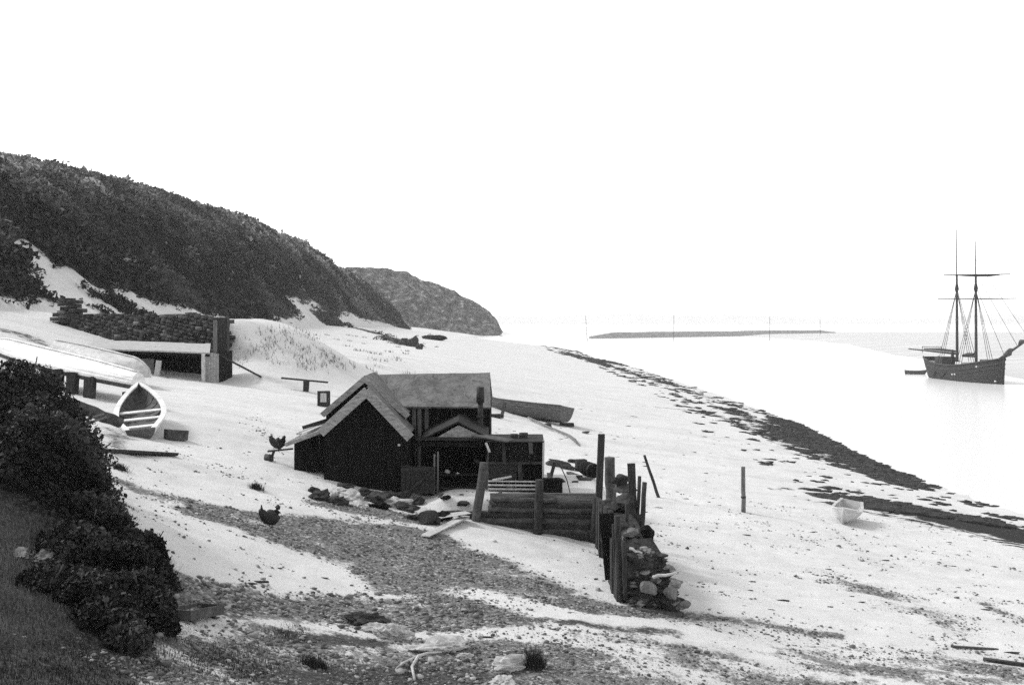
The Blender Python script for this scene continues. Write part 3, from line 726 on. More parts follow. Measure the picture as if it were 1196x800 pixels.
# ------------------------------------------------------------------ timber bulkhead in front of the terrace
bk = thing('timber_bulkhead', (.3, 27.0, 2.6), 'low bulkhead of horizontal logs holding the sand below the hut', 'bulkhead')
def bz(py): return P(0, py, 27).z
for k, (pa, ya, pb, yb, r) in enumerate([(520, 600, 697, 603, .085), (514, 606.5, 697, 609, .10), (536, 613, 697, 616, .11), (545, 619.5, 697, 621, .105), (552, 626, 697, 628, .12), (570, 594, 697, 597, .085), (574, 588.5, 697, 592, .08), (576, 583, 650, 585, .06)]):
    a = P(pa, ya, 27.06 + random.uniform(-.03, .03)); c = P(pb, yb, 27.06 + random.uniform(-.03, .03))
    b = MB(); b.pole(a, c, r, r * .95, 9, .08, 12, .018); b.build('log', M_log if k % 2 else M_pole, bk)
for px0, px1, yt, ybm in ((565, 553, 540, 628), (630, 627.5, 560, 629), (697, 694, 580, 634)):
    b = MB(); b.pole(P(px0, yt, 26.86), P(px1, ybm + 4, 26.86), .10, .12, 8, .05, 5, .01); b.build('post', M_pole if px0 > 600 else M_log, bk)
b = MB(); b.planks((P(574, 0, 27.4).x, 27.4, 2.7), (1, 0, 0), (0, 0, 1), 2.6, .72, 4, .05, True); b.build('backing_board', M_tar, bk)

# ------------------------------------------------------------------ groyne: row of stakes with a rubble heap behind
gr = thing('rubble_groyne', (2.5, 23.5, 2.6), 'groyne of upright stakes packed with dark rubble running down the beach', 'groyne')
for k in range(11):
    Y = 26.3 - k * .5; x = 2.13 - .006 * k + random.uniform(-.03, .03)
    gz_ = hz1(x, Y); topz = 3.72 + random.uniform(-.16, .14) - .012 * k
    bot = gz_ - .15 if k not in (3, 5, 6) else gz_ + random.uniform(.2, .45)
    w_ = random.uniform(.28, .42)
    b = MB(); b.beam((x, Y, bot), (x + random.uniform(-.05, .05), Y + random.uniform(-.05, .05), topz), w_, random.uniform(.07, .1), up=(1, 0, 0), j=.02); b.build('stake', M_pole, gr)
for (px, yt, px2, ybm, Y, r) in ((717, 612, 719, 690, 21.6, .045), (713, 596, 715, 680, 22.3, .055), (707, 606, 709, 660, 23.9, .05), (732, 588, 733, 640, 23.5, .045), (721, 602, 725, 701, 21.1, .068), (710, 592, 712, 668, 22.8, .06), (704, 588, 706, 650, 24.6, .06), (728, 632, 731, 700, 20.95, .045)):
    b = MB(); b.pole(P(px, yt, Y), P(px2, ybm, Y), r, r * 1.1, 7, .08, 5, .012); b.build('stake', M_pole, gr)
b = MB(); b.beam(P(708, 600, 22.0), P(716, 676, 22.0), .3, .05, up=(0, 1, 0), j=.02); b.build('stake', M_tar, gr)
rs = random.Random(5)
ns = 0
for k in range(96):
    if k < 66:        # the end face toward the viewer
        lay = rs.random(); x = 2.3 + rs.random() * (1.06 - .42 * lay ** 1.5); Y = 20.98 + lay * .34 + rs.uniform(-.05, .05); zz = .06 + lay * .98
    else:             # the long side and the top
        Y = 21.4 + 4.6 * rs.random(); u = rs.random(); x = 2.45 + .62 * u - .04 * (Y - 21); zz = .25 + .85 * (1 - u ** 2) + rs.uniform(-.1, .1)
    r = rs.uniform(.09, .19) * (1 if k < 66 else 1.2)
    base = hz1(x, Y); q = rs.random()
    rock_mb((x, Y, base + zz), r, 900 + k, sub=3, flat=(1.25, 1, rs.uniform(.4, .75)), rough=1.0, rot=rs.uniform(0, 3)).build('stone', M_stonem if q < .13 else (M_grey if q < .28 else M_stone), gr)
# dark core so that no daylight shows between the stones
V = []; nY = 26
for i in range(nY + 1):
    Y = 21.1 + 5.2 * i / nY; o = rs.uniform(-.05, .05); tz = 3.58 + rs.uniform(-.1, .1) - (.32 if i == 0 else .12 if i == 1 else 0)
    for x, z in ((2.2, None), (2.2, tz - .1), (2.42, tz), (2.76 + o, tz - .06), (2.98 + o, tz - .38), (3.12 + o, tz - .75), (3.2 + o - .05 * (Y - 21), None)):
        V.append((x + rs.uniform(-.04, .04), Y, (hz1(x, Y) - .2) if z is None else z + rs.uniform(-.06, .06)))
Fq = [(i * 7 + j, i * 7 + j + 1, i * 7 + j + 8, i * 7 + j + 7) for i in range(nY) for j in range(6)] + [tuple(reversed(range(7))), tuple(nY * 7 + j for j in range(7))]
MB().add(V, Fq).build('packing', M_stone, gr)
for mm_, n_ in ((M_stone, 210), (M_grey, 24)):
    b = MB()
    for k in range(n_):
        if k % 3:
            lay = rs.random(); x = 2.25 + rs.random() * (1.1 - .42 * lay ** 1.5); Y = 20.92 + lay * .36 + rs.uniform(-.04, .08); zz = .03 + lay * 1.05
        else:
            Y = 21.3 + 4.7 * rs.random(); u = rs.random(); x = 2.45 + .72 * u - .04 * (Y - 21); zz = .3 + .85 * (1 - u ** 2)
        V, Fc = rock_vf((x, Y, hz1(x, Y) + zz), rs.uniform(.05, .11), 3000 + k + n_, sub=2, flat=(1.4, 1, rs.uniform(.35, .7)), rough=1.0, rot=rs.uniform(0, 3)); b.add(V, [tuple(f) for f in Fc])
    o_ = b.build('small_stones', mm_, gr); o_['kind'] = 'stuff'
for (px, py, px2, py2, Y, r, lab) in ((762, 674, 791, 668, 20.7, .035, 'pale bleached stick across the groyne end'), (735, 640, 750, 646, 20.9, .03, 'pale curved driftwood piece')):
    b = MB(); b.pole(P(px, py, Y), P(px2, py2, Y), r, r * .7, 6, .1, 4, .015); tag(b.build('stick', M_pale, gr), lab)
for (px, py, r, sd, lab) in ((758, 692, .16, 3, 'big pale boulder wedged in the foot of the rubble groyne'), (783, 699, .13, 9, 'pale square boulder at the seaward corner of the rubble groyne'), (757, 628, .17, 12, 'pale round stone crowning the rubble groyne')):
    p = P(px, py - 5, 20.75 if py > 650 else 21.8); tag(rock_mb(p, r, sd, sub=3, flat=(1, .8, 1)).build('boulder', M_grey if py > 650 else M_wall), lab, 'boulder')

# ------------------------------------------------------------------ single posts and poles
def post(px, yt, px2, yb, Y, r, m, lab, name='wooden_post', cat='post', r1=None, n=8, sq=False):
    a = P(px2, yb, Y); a.z = min(a.z, hz1(a.x, a.y)) - .06
    t = P(px, yt, Y); b = MB()
    if sq: b.beam(a, t, r * 2, r * 1.6, up=(0, 1, 0), j=.012)
    else: b.pole(a, t, r, r1 or r * .95, n, .06, 6, .008)
    return tag(b.build(name, m), lab, cat)
post(702.3, 507, 697.5, 634, 26.8, .082, M_pole, 'tall squared post at the corner of the bulkhead', sq=True)
post(712, 534, 715, 575, 27.3, .14, M_log, 'stout split stump just right of the tall corner post')
post(737, 541, 742, 602, 25.2, .085, M_pole, 'dark thick post leaning left at the top of the rubble', sq=True)
post(747, 556, 741, 600, 24.8, .045, M_pole, 'thin dark stake beside the thick leaning post')
post(753, 563, 747, 600, 24.6, .06, M_pole, 'short broken stake furthest right on the rubble groyne')
p = G(770, 581); post(752.5, 531.5, 770, 581, p.y, .055, M_pole, 'slender pole leaning left on the open sand', 'leaning_pole', 'pole', .045)
p = G(868.5, 598); po = post(868, 545, 868.5, 598, p.y, .075, M_post, 'lone weathered post standing on the pale beach')
b = MB(); b.chain([P(868.3, 579.5, p.y), P(868.3, 581.5, p.y)], [.085] * 2, 8); b.build('band', M_iron, po)
for k, (px, py, r, fl, m, lab) in enumerate([(724, 560, .2, (1.1, 1, .8), M_stone, 'dark stone lump behind the stump on the groyne'), (730, 570, .22, (1.3, 1, .6), M_log, 'rough timber lump below the leaning post'), (733, 558, .1, (1, 1, 1), M_stonep, 'small pale stone beside the leaning post')]):
    tag(rock_mb(P(px, py, 25.8), r, 60 + k, sub=3, flat=fl).build('stone' if k != 1 else 'timber_lump', m), lab, 'stone' if k != 1 else 'timber')
for k, (px, py, r) in enumerate([(716, 590, .25), (735, 600, .25), (728, 585, .25), (718, 605, .2), (744, 606, .18)]):
    rock_mb(P(px, py, 24.9), r, 160 + k, sub=3, flat=(1, 1.2, .8)).build('stone', M_stone, gr)

# ------------------------------------------------------------------ clutter on the terrace
def on(px, py, dz=0): 
    p = G(px, py); p.z += dz; return p
p = on(691, 557); s_ = p.y / F
bt = thing('barrel', p, 'dark round cask lying end on beside the tall post', 'barrel')
c = p + Vector((0, 0, 8 * s_)); b = MB(); b.chain([c + Vector((.1, -.3, 0)), c + Vector((.03, -.1, 0)), c + Vector((-.1, .3, 0)), c + Vector((-.2, .6, 0))], [7.5 * s_, 8.8 * s_, 8.8 * s_, 7.5 * s_], 14); b.build('staves', M_tar, bt)
b = MB(); b.chain([c + Vector((.055, -.17, 0)), c + Vector((.03, -.1, 0))], [8.6 * s_, 9.0 * s_], 14); b.build('hoop', M_iron, bt)
def crate(px, py, wpx, hpx, lab, m=M_pole, yaw=.2, depth=.7, pane=None):
    p = on(px, py); s = p.y / F; w_, h_ = wpx * s, hpx * s; ct = thing('crate', p, lab, 'crate')
    R = Matrix.Rotation(yaw, 3, 'Z')
    def T(x, y, z): return p + R @ Vector((x, y, z))
    n = 4
    for nm, o, u, v, ww, hh in (('side', (-w_ / 2, 0, 0), (1, 0, 0), (0, 0, 1), w_, h_), ('side', (w_ / 2, 0, 0), (0, 1, 0), (0, 0, 1), w_ * depth, h_), ('side', (w_ / 2, w_ * depth, 0), (-1, 0, 0), (0, 0, 1), w_, h_), ('side', (-w_ / 2, w_ * depth, 0), (0, -1, 0), (0, 0, 1), w_ * depth, h_)):
        b = MB(); b.planks(T(*o), R @ Vector(u), v, ww, hh, n, .025, True, .004); b.build(nm, m, ct)
    b = MB(); b.planks(T(-w_ / 2, 0, h_ * .97), R @ Vector((1, 0, 0)), R @ Vector((0, 1, 0)), w_, w_ * depth, 4, .02, True, .004); b.build('lid', m, ct)
    if pane:
        b = MB(); b.hexa([T(*q) for q in ((-w_ * .33, -.04, h_ * .3), (w_ * .2, -.04, h_ * .3), (w_ * .2, -.01, h_ * .3), (-w_ * .33, -.01, h_ * .3), (-w_ * .33, -.04, h_ * .88), (w_ * .2, -.04, h_ * .88), (w_ * .2, -.01, h_ * .88), (-w_ * .33, -.01, h_ * .88))]); tag(b.build('panel', pane, ct), 'pale square panel on the crate front')
    return ct
crate(680, 551, 11, 14, 'tilted dark wooden box behind the barrel on the terrace', M_pole, .3)
crate(646, 577, 20, 17, 'low dark box beside the slatted coop', M_tar, .1)
crate(378.5, 475, 13, 18, 'upright dark crate with a pale panel standing behind the hut roof', M_pole, .25, .8, M_pale)
for k, (px, py, r, fl, m, lab, nm) in enumerate([
    (653, 545, 10, (1.5, .8, .7), M_log, 'heap of dark nets beyond the slatted coop', 'net_heap'),
    (662, 548, 8, (1.5, .9, .5), M_stone, 'low dark heap of gear right of the nets', 'gear_heap'),
    (682, 561, 6, (1.5, .7, .5), M_log, 'dark short timber end below the tilted box', 'timber_end'),
    (684, 506, 4, (1.6, .8, .4), M_log, 'small dark driftwood chunk above the terrace', 'driftwood'),
    (672, 563, 3, (1.6, .8, .4), M_stone, 'flat dark stone on the terrace sand', 'stone')]):
    p = on(px, py); s = p.y / F; tag(rock_mb(p + Vector((0, 0, r * s * .25)), r * s, 300 + k, sub=3, flat=fl, rough=.8).build(nm, m), lab, nm.split('_')[0])
def plankthing(a, c, w_, h_, m, lab, name='plank', cat='plank', j=.006, round_=False, bend=0):
    b = MB()
    if round_: b.pole(a, c, w_, h_, 7, .06, 6, bend)
    else: b.beam(a, c, w_, h_, j=j)
    return tag(b.build(name, m), lab, cat)
plankthing(on(664, 553, .05), on(677, 559, .06), .16, .06, M_pole, 'short dark plank on the terrace sand')
# bent iron rod
a = [P(641, 536, 28.6), P(648, 537, 28.5), P(655, 545, 28.3), P(662, 560, 28.1), P(667, 576, 27.9)]
a[-1].z = hz1(a[-1].x, a[-1].y) - .02
b = MB(); b.chain(a, [.014] * 5, 6); tag(b.build('iron_rod', M_iron), 'thin bent rod curving down onto the terrace', 'rod')
# long spars on the sand beyond the hut
plankthing(on(606, 484, .06), on(634, 492, .05), .1, .1, M_log, 'dark timber lying on the sand below the tarred boat, nearest the hut')
b = MB(); q = [on(px, py, .12) for px, py in ((617, 490), (640, 501), (664, 511))] + [on(671, 516, .1), on(677, 521, .02)]
b.chain(q, [.07, .07, .075, .09, .03], 8, .7); tag(b.build('oar', M_greyh), 'long oar with a bent blade lying on the sand below the tarred boat', 'oar')

b = MB(); b.beam(P(571, 541, 28.45), P(634, 540.5, 28.45), .03, .05, j=.01); b.build('rail', M_pole, cp)
for px, yt_, yb_, m_ in ((588, 517, 542, M_pole), (607, 541, 561, M_pole), (619, 516, 530, M_log)):
    b = MB(); b.beam(P(px, yt_, 28.44), P(px + random.uniform(-1.5, 1.5), yb_, 28.44), random.uniform(.06, .12), .025, up=(0, 1, 0), j=.008); b.build('batten', m_, cp)
b = MB(); b.beam(P(556, 508, 28.9), P(597, 515, 28.5), .5, .04, j=.01); b.build('roof_board', M_log, cp)
for q0, q1, w_, h_, Y_, m_, lab, nm in (((575, 561), (597, 556), .07, .04, 28.35, M_pale, 'pale broken lath lying along the front of the slatted coop', 'lath'),
        ((638, 575), (648, 540), .16, .03, 28.5, M_log, 'dark board leaning against the right end of the slatted coop', 'board'),
        ((644, 577), (641, 552), .10, .03, 28.2, M_grey, 'grey broken board standing by the low dark box', 'board'),
        ((560, 588), (586, 574), .12, .03, 27.6, M_log, 'dark slanting board behind the left bulkhead post', 'board'),
        ((598, 590), (634, 576), .10, .03, 27.3, M_greyh, 'grey slanting rail between the two bulkhead posts', 'rail'),
        ((640, 592), (694, 584), .10, .04, 27.2, M_log, 'dark loose rail along the top of the bulkhead by the tall post', 'rail'),
        ((516, 577), (548, 583), .14, .04, 28.3, M_log, 'dark plank lying in front of the open shed', 'plank'),
        ((524, 590), (553, 586), .18, .05, 27.6, M_pole, 'short dark baulk on the sand left of the bulkhead post', 'baulk')):
    a = P(*q0, Y_); c = P(*q1, Y_ + .1); a.z = min(a.z, max(a.z - .5, hz1(a.x, a.y))) if nm == 'board' else a.z
    plankthing(a, c, w_, h_, m_, lab, 'broken_' + nm if nm in ('board', 'lath') else nm, nm, .008)
for k, (px, py, r, lab) in enumerate([(520, 583, 5, 'grey stone in front of the open shed'), (541, 590, 6, 'dark stone on the sand just left of the bulkhead post'), (655, 563, 5, 'dark lump of gear at the foot of the bent rod'), (668, 540, 5, 'small dark float beyond the nets')]):
    p = on(px, py); s_ = p.y / F; tag(rock_mb(p + Vector((0, 0, r * s_ * .3)), r * s_, 340 + k, sub=3, flat=(1.3, .9, .6), rough=1).build(['stone', 'stone', 'gear_lump', 'float'][k], M_stone if k else M_wall), lab, ['stone', 'stone', 'gear', 'float'][k])

b = MB(); b.planks((P(572, 0, 27.3).x, 27.16, zc(600) - .3), (1, 0, 0), (0, 0, 1), P(695, 0, 27.2).x - P(572, 0, 27.3).x, P(0, 575, 27.2).z - (zc(600) - .3), 6, .04, True, .02); tag(b.build('board', M_greyh, bk), 'weathered grey top boards')
fp = thing('board_fence', P(535, 597, 27.9), 'low grey board fence in front of the open shed', 'fence')
b = MB(); b.planks(P(512, 596, 27.9), (1, 0, 0), (0, 0, 1), P(560, 0, 27.9).x - P(512, 0, 27.9).x, .38, 3, .03, True, .02); b.build('board', M_greyh, fp)
for px in (514, 538):
    b = MB(); b.beam(P(px, 600, 27.85), P(px + 1, 577, 27.85), .09, .05, up=(0, 1, 0), j=.01); b.build('post', M_log, fp)
# ------------------------------------------------------------------ boats
def hull_shape(L, B, D, tr=.7, bow=.25, stern=.08, rake=.12, n=22, m=26, strakes=9, th=.03, fine=.9, full=.7, step=.012):
    out = []; inn = []
    for i in range(n + 1):
        t = i / n; x0 = -L / 2 + L * t
        bb = B / 2 * ((tr + (1 - tr) * math.sin(math.pi / 2 * min(t / .45, 1))) if t < .45 else max(.0, 1 - ((t - .45) / .55) ** 2.3) ** fine)
        gz = D + bow * max(0, (t - .5) / .5) ** 2 + stern * max(0, (.5 - t) / .5) ** 2
        kz = (gz * .55) * max(0, (t - .86) / .14) ** 2.2 + .05 * max(0, (.25 - t) / .25)
        ro = []; ri = []
        for j in range(m + 1):
            u = j / m; a = u * math.pi / 2
            y = bb * math.sin(a) ** (full + .5 * max(0, t - .6)); z = kz + (gz - kz) * (1 - math.cos(a)) ** .92
            lap = step * ((u * strakes) % 1.0) * (1 - .8 * max(0, t - .8) / .2)
            x = x0 + rake * (z / D) * max(0, (t - .6) / .4) ** 2 - .06 * (z / D) * max(0, .1 - t) / .1
            ro.append((x, y - lap + (step if bb > .02 else 0), z)); ri.append((x - (.02 if t > .95 else 0), max(y - th, 0), max(z, kz + th) if j < m else z))
        out.append(ro); inn.append(ri)
    return out, inn
def boat(name, L, B, D, mx, label, cat, m_out, m_in, m_rim, thwarts=(.25, .45, .65), group=None, transom=None, ribs=True, rudder=False, thick=.03, stripe=None, rim_h=.03, rim_w=0, **k):
    """mx places the boat: x forward, y to port, z up, origin under the middle of the keel"""
    th = thing(name, mx.translation.copy(), label, cat, group)
    out, inn = hull_shape(L, B, D, th=thick, **k); n = len(out) - 1; m = len(out[0]) - 1
    T = lambda p: mx @ Vector(p)
    b = MB()
    for sgn in (1, -1):
        V = [T((x, y * sgn, z)) for r in out for x, y, z in r]; Fq = []
        for i in range(n):
            for j in range(m):
                a = i * (m + 1) + j; q = (a, a + 1, a + m + 2, a + m + 1); Fq.append(q if sgn > 0 else tuple(reversed(q)))
        b.add(V, Fq, False)
    b.build('hull', m_out, th)
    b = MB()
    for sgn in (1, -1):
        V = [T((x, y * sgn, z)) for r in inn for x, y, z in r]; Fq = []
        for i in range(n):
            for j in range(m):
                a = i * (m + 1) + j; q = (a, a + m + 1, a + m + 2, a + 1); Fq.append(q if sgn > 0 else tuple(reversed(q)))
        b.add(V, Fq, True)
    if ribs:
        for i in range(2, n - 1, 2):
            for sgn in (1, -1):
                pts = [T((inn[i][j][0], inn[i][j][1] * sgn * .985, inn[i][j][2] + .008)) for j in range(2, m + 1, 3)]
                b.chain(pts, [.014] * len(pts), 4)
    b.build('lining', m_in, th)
    for sgn in (1, -1):
        b = MB(); w_ = rim_w or max(.035, B * .03)
        for i in range(n):
            o0, o1, i0, i1 = out[i][-1], out[i + 1][-1], inn[i][-1], inn[i + 1][-1]
            def q(p, dy, dz): return T((p[0], (max(p[1] + dy, 0)) * sgn, p[2] + dz))
            b.hexa([q(o0, w_ * .4, -rim_h), q(o1, w_ * .4, -rim_h), q(i1, -w_, -rim_h), q(i0, -w_, -rim_h), q(o0, w_ * .4, .015), q(o1, w_ * .4, .015), q(i1, -w_, .015), q(i0, -w_, .015)])
        b.build('gunwale', m_rim, th)
    b = MB(); pr = out[0]
    V = [T((x - .01, y, z)) for x, y, z in pr] + [T((x - .01, -y, z)) for x, y, z in reversed(pr)]; N_ = len(V)
    V2 = [T((x + .025, y * .98, z)) for x, y, z in pr] + [T((x + .025, -y * .98, z)) for x, y, z in reversed(pr)]
    b.add(V + V2, [tuple(range(N_)), tuple(range(2 * N_ - 1, N_ - 1, -1))] + [(i, i + N_, (i + 1) % N_ + N_, (i + 1) % N_) for i in range(N_)])
    b.build('transom', transom or m_out, th)
    for t in thwarts:
        i = int(round(t * n)); zt = D * .70; j = min(range(m + 1), key=lambda j: abs(inn[i][j][2] - zt)); y = inn[i][j][1]; x = inn[i][j][0]
        b = MB(); c = [(x - .09, -y, zt - .015), (x + .09, -y, zt - .015), (x + .09, y, zt - .015), (x - .09, y, zt - .015), (x - .09, -y, zt + .015), (x + .09, -y, zt + .015), (x + .09, y, zt + .015), (x - .09, y, zt + .015)]
        b.hexa([T(p) for p in c]); b.build('thwart', m_rim, th)
    b = MB(); kp = [T((r[0][0], 0, r[0][2] - .035)) for r in out]; st_ = [T((out[n][j][0] + .02, 0, out[n][j][2])) for j in range(3, m + 1, 3)]
    b.chain(kp + st_, [.035] * len(kp + st_), 6); b.build('keel', m_rim if not stripe else stripe, th)
    return th
def frame(o, ex, ez):
    ex = Vector(ex).normalized(); ez = Vector(ez); ey = ez.cross(ex).normalized(); ez = ex.cross(ey)
    M = Matrix((ex, ey, ez)).transposed().to_4x4(); M.translation = Vector(o); return M

# white rowing boat hauled up on the sand, stern to the viewer
a = P(165.5, 523, 29.0); c = P(164, 474, 33.0)
ex = (c - a).normalized(); mid = (a + c) / 2
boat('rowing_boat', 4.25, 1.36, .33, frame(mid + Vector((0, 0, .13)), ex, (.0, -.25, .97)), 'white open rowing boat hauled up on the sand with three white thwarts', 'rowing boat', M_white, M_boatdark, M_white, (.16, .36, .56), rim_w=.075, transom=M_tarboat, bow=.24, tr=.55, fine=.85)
# big white boat lying upside down on chocks
R_ = P(152, 457, 34.0); L_ = P(0, 417, 38.5); ex = (L_ - R_).normalized()
mid = R_ + ex * 4.5
boat('upturned_boat', 9.0, 1.6, .54, frame(mid + Vector((0, .75, .60)), ex, (.05, -.04, -1)), 'long white boat lying upside down on dark chocks above the rowing boat', 'boat', M_white, M_boatdark, M_trim, (), transom=M_white, rim_h=.11, bow=.02, stern=.0, tr=.34, stripe=M_white, strakes=7, step=.014, ribs=False, full=.8)
for k, (px, py, lab) in enumerate([(53, 437, 'leftmost'), (67, 438.5, 'second from the left'), (83, 443.5, 'third from the left, the biggest,'), (104, 449.5, 'rightmost')]):
    p = P(px, py, 36.2 - k * .4); r = .15 if k < 2 else .18; b = MB()
    bt_ = min(p.z - r * 1.2, hz1(p.x, p.y) - .02)
    b.beam((p.x, p.y, bt_), p + Vector((0, .15, r * 1.25)), r * 1.7, r * 1.7, up=(0, 1, 0), j=.03)
    tag(b.build('chock', M_pole), 'dark wooden chock under the long white boat, %s of the four' % lab if k != 2 else 'dark wooden chock under the long white boat, third of four from the left', 'chock', 'chocks under the upturned boat')
p = P(145, 461, 34.1); b = MB(); b.beam((p.x, p.y, hz1(p.x, p.y) - .05), p + Vector((0, .1, .08)), .16, .16, up=(0, 1, 0), j=.02); tag(b.build('chock', M_pole), 'short dark block under the end of the long white boat by the rowing boat', 'chock')
# second upturned boat behind
R_ = P(168, 440, 42.5); L_ = P(64, 414, 46.8); ex = (R_ - L_).normalized(); mid = R_ - ex * 3.6
boat('upturned_boat', 7.2, 1.5, .62, frame(mid + Vector((0, .4, .62)), ex, (.0, .25, -1)), 'greyish upturned boat with a rounded end in front of the low shed', 'boat', M_cream, M_boatdark, M_cream, (), transom=M_cream, stripe=M_cream, bow=.05, tr=.5, strakes=6, step=.006, ribs=False, full=.8)
# tarred boat beyond the hut
p0 = G(659, 499); p1 = P(560, 485, p0.y + 3.2); ex = (p1 - p0).normalized()
boat('fishing_boat', 6.6, 1.9, .80, frame(p0 + ex * 3.3 + Vector((0, .3, .20)), ex, (.03, .20, .97)), 'grey tarred clinker boat propped on the sand beyond the hut', 'boat', M_tarboat, M_boatdark, M_tarboat, (.3, .6), transom=M_tarboat, bow=.35, tr=.75, strakes=8, step=.02, full=.6)
a = P(590, 470, p0.y - .3); c = P(586, 491, p0.y - .9); c.z = hz1(c.x, c.y) - .03
plankthing(c, a, .14, .09, M_pole, 'dark prop leaning against the side of the tarred boat', 'boat_prop', 'prop')
for k, (px, py, lab) in enumerate([(662, 498, 'dark chock under the stern of the tarred boat'), (640, 499, 'small dark block on the sand below the tarred boat'), (580, 488, 'dark timber baulk under the forward end of the tarred boat')]):
    p = on(px, py); b = MB(); w_ = .75 if k != 1 else .28
    b.beam(p + Vector((-w_ / 2, 0, .08)), p + Vector((w_ / 2, .1, .10)), .2, .22, j=.03); tag(b.build('chock', M_pole), lab, 'chock')
# small boat near the tide line, bow toward the channel
p = G(983, 613); s = p.y / F
ex = Vector((-.42, -.9, -.03)).normalized()
boat('dinghy', 2.0, .95, .33, frame(p - ex * 1.0 + Vector((0, 0, .04)), ex, (.16, .0, 1)), 'small white dinghy sitting on the pale sand by the dark weed', 'dinghy', M_cream, M_cream, M_cream, (.3, .6), bow=.2, tr=.75, fine=.5, rake=.05)

# ------------------------------------------------------------------ gear around the boats
a = P(79, 470, 27.6); c = P(141, 494, 28.6)
plankthing(a, c, .17, .14, M_log, 'thick dark log lying between the bush and the rowing boat', 'log', 'log', round_=True, bend=.03)
for k, (q0, q1, lab) in enumerate([((88, 494), (121, 484), 'upper of two thin pale poles under the dark log'), ((92, 499), (124, 487), 'lower of two thin pale poles under the dark log')]):
    plankthing(P(*q0, 27.2) , P(*q1, 27.9), .035, .03, M_greyh, lab, 'pole', 'pole', round_=True, bend=.01)
a = G(194, 513); c = G(217, 515); plankthing(a + Vector((0, 0, .13)), c + Vector((.0, .1, .15)), .3, .27, M_log, 'dark squared timber block right of the white rowing boat', 'timber_block', 'timber', .015)
a = G(127, 528); c = G(203, 532); plankthing(a + Vector((0, 0, .03)), c + Vector((0, 0, .03)), .3, .09, M_pole, 'long dark plank on the sand in front of the white rowing boat', j=.02)
p = P(63, 478, 25.5); ct = thing('slatted_crate', p, 'slatted crate with pale boards half hidden by the bush', 'crate')
b = MB(); b.planks(P(52, 479, 25.4), (1, 0, -.12), (-.1, 0, 1), .46, .34, 5, .02); tag(b.build('side', M_pale, ct), 'pale slats')
b = MB(); b.planks(P(52, 479, 25.8) + Vector((.0, .1, 0)), (1, 0, -.12), (-.1, 0, 1), .5, .34, 3, .02); b.build('side', M_pole, ct)
b = MB(); b.beam(P(51, 464, 25.5), P(76, 469, 25.5), .3, .07); b.build('lid', M_tar, ct)
bt = thing('barrel', P(55, 460, 26.4), 'dark cask lying on its side between the bush and the white boat', 'barrel')
b = MB(); b.chain([P(44, 449, 27.0), P(52, 450.5, 26.8), P(60, 453, 26.6), P(67, 457, 26.4)], [.12, .15, .15, .12], 12); b.build('staves', M_tar, bt)
b = MB(); b.chain([P(61, 453.6, 26.58), P(62.5, 454.4, 26.53)], [.155, .152], 12); b.build('hoop', M_iron, bt)
plankthing(P(44, 460, 25.9), P(76, 468, 25.7), .1, .06, M_pole, 'dark pole lying across the slatted crate by the bush', 'pole', 'pole')
# bench
p = G(357, 457); bn = thing('bench', p, 'plank seat on a single dark stump standing on the open sand', 'bench')
b = MB(); b.beam(P(329, 441.5, p.y), P(383, 446.5, p.y), .28, .06, j=.01); b.build('seat', M_pole, bn)
b = MB(); b.beam(p - Vector((0, 0, .1)), P(358, 444.5, p.y), .24, .24, up=(0, 1, 0), j=.02); b.build('leg', M_pole, bn)

# ------------------------------------------------------------------ low boat shed and the walls behind it
bs = thing('boat_shed', P(190, 443, 51), 'low open fronted boat shed with a pale flat roof dug into the dune', 'shed')
Y0, Y1 = 50.0, 52.8
A, B_, C_, D_ = P(98, 406.5, Y0), P(245, 412, Y0), P(246, 401.5, Y1), P(112, 397.5, Y1)
b = MB(); V = []; nq = 14
for t in (0, .07):
    for i in range(nq + 1):
        u = i / nq; q0 = A.lerp(B_, u); q1 = D_.lerp(C_, u)
        for v in (0, .33, .66, 1): V.append(q0.lerp(q1, v) + Vector((0, 0, -t + .03 * float(vnoise(u * 7, v * 3, 4)))))
I = lambda k, i, j: k * (nq + 1) * 4 + i * 4 + j
Fq = []
for i in range(nq):
    for j in range(3): Fq += [(I(0, i, j), I(0, i + 1, j), I(0, i + 1, j + 1), I(0, i, j + 1)), (I(1, i, j), I(1, i, j + 1), I(1, i + 1, j + 1), I(1, i + 1, j))]
    Fq += [(I(0, i, 0), I(1, i, 0), I(1, i + 1, 0), I(0, i + 1, 0)), (I(0, i, 3), I(0, i + 1, 3), I(1, i + 1, 3), I(1, i, 3))]
for j in range(3): Fq += [(I(0, 0, j), I(0, 0, j + 1), I(1, 0, j + 1), I(1, 0, j)), (I(0, nq, j), I(1, nq, j), I(1, nq, j + 1), I(0, nq, j + 1))]
b.add(V, Fq); tag(b.build('roof', M_canvas, bs), 'pale sand strewn roof')
b = MB(); b.beam(A + Vector((0, -.02, -.13)), B_ + Vector((0, -.02, -.13)), .06, .10, j=.01); b.build('fascia', M_tar, bs)
b = MB(); b.planks(P(112, 446, Y1 - .1), (1, 0, 0), (0, 0, 1), P(246, 0, Y1).x - P(112, 0, Y1).x, 1.9, 22, .05); b.build('back_wall', M_tar, bs)
q = P(240, 445, Y0 + .05); q.z = 5.0
b = MB(); b.planks((q.x, Y0 + .08, 5.0), (1, 0, 0), (0, 0, 1), .62, 1.5, 5, .05); tag(b.build('side_wall', M_barge, bs), 'weathered pale boards')
b = MB(); b.planks((q.x + .5, Y0 + .14, 5.0), (0, 1, 0), (0, 0, 1), 2.6, 1.5, 10, .05); b.build('end_wall', M_tar, bs)
b = MB(); b.planks((A.x + .5, Y0 + .8, 5.2), (0, 1, 0), (0, 0, 1), 2.0, 1.4, 10, .05); b.build('end_wall', M_tar, bs)
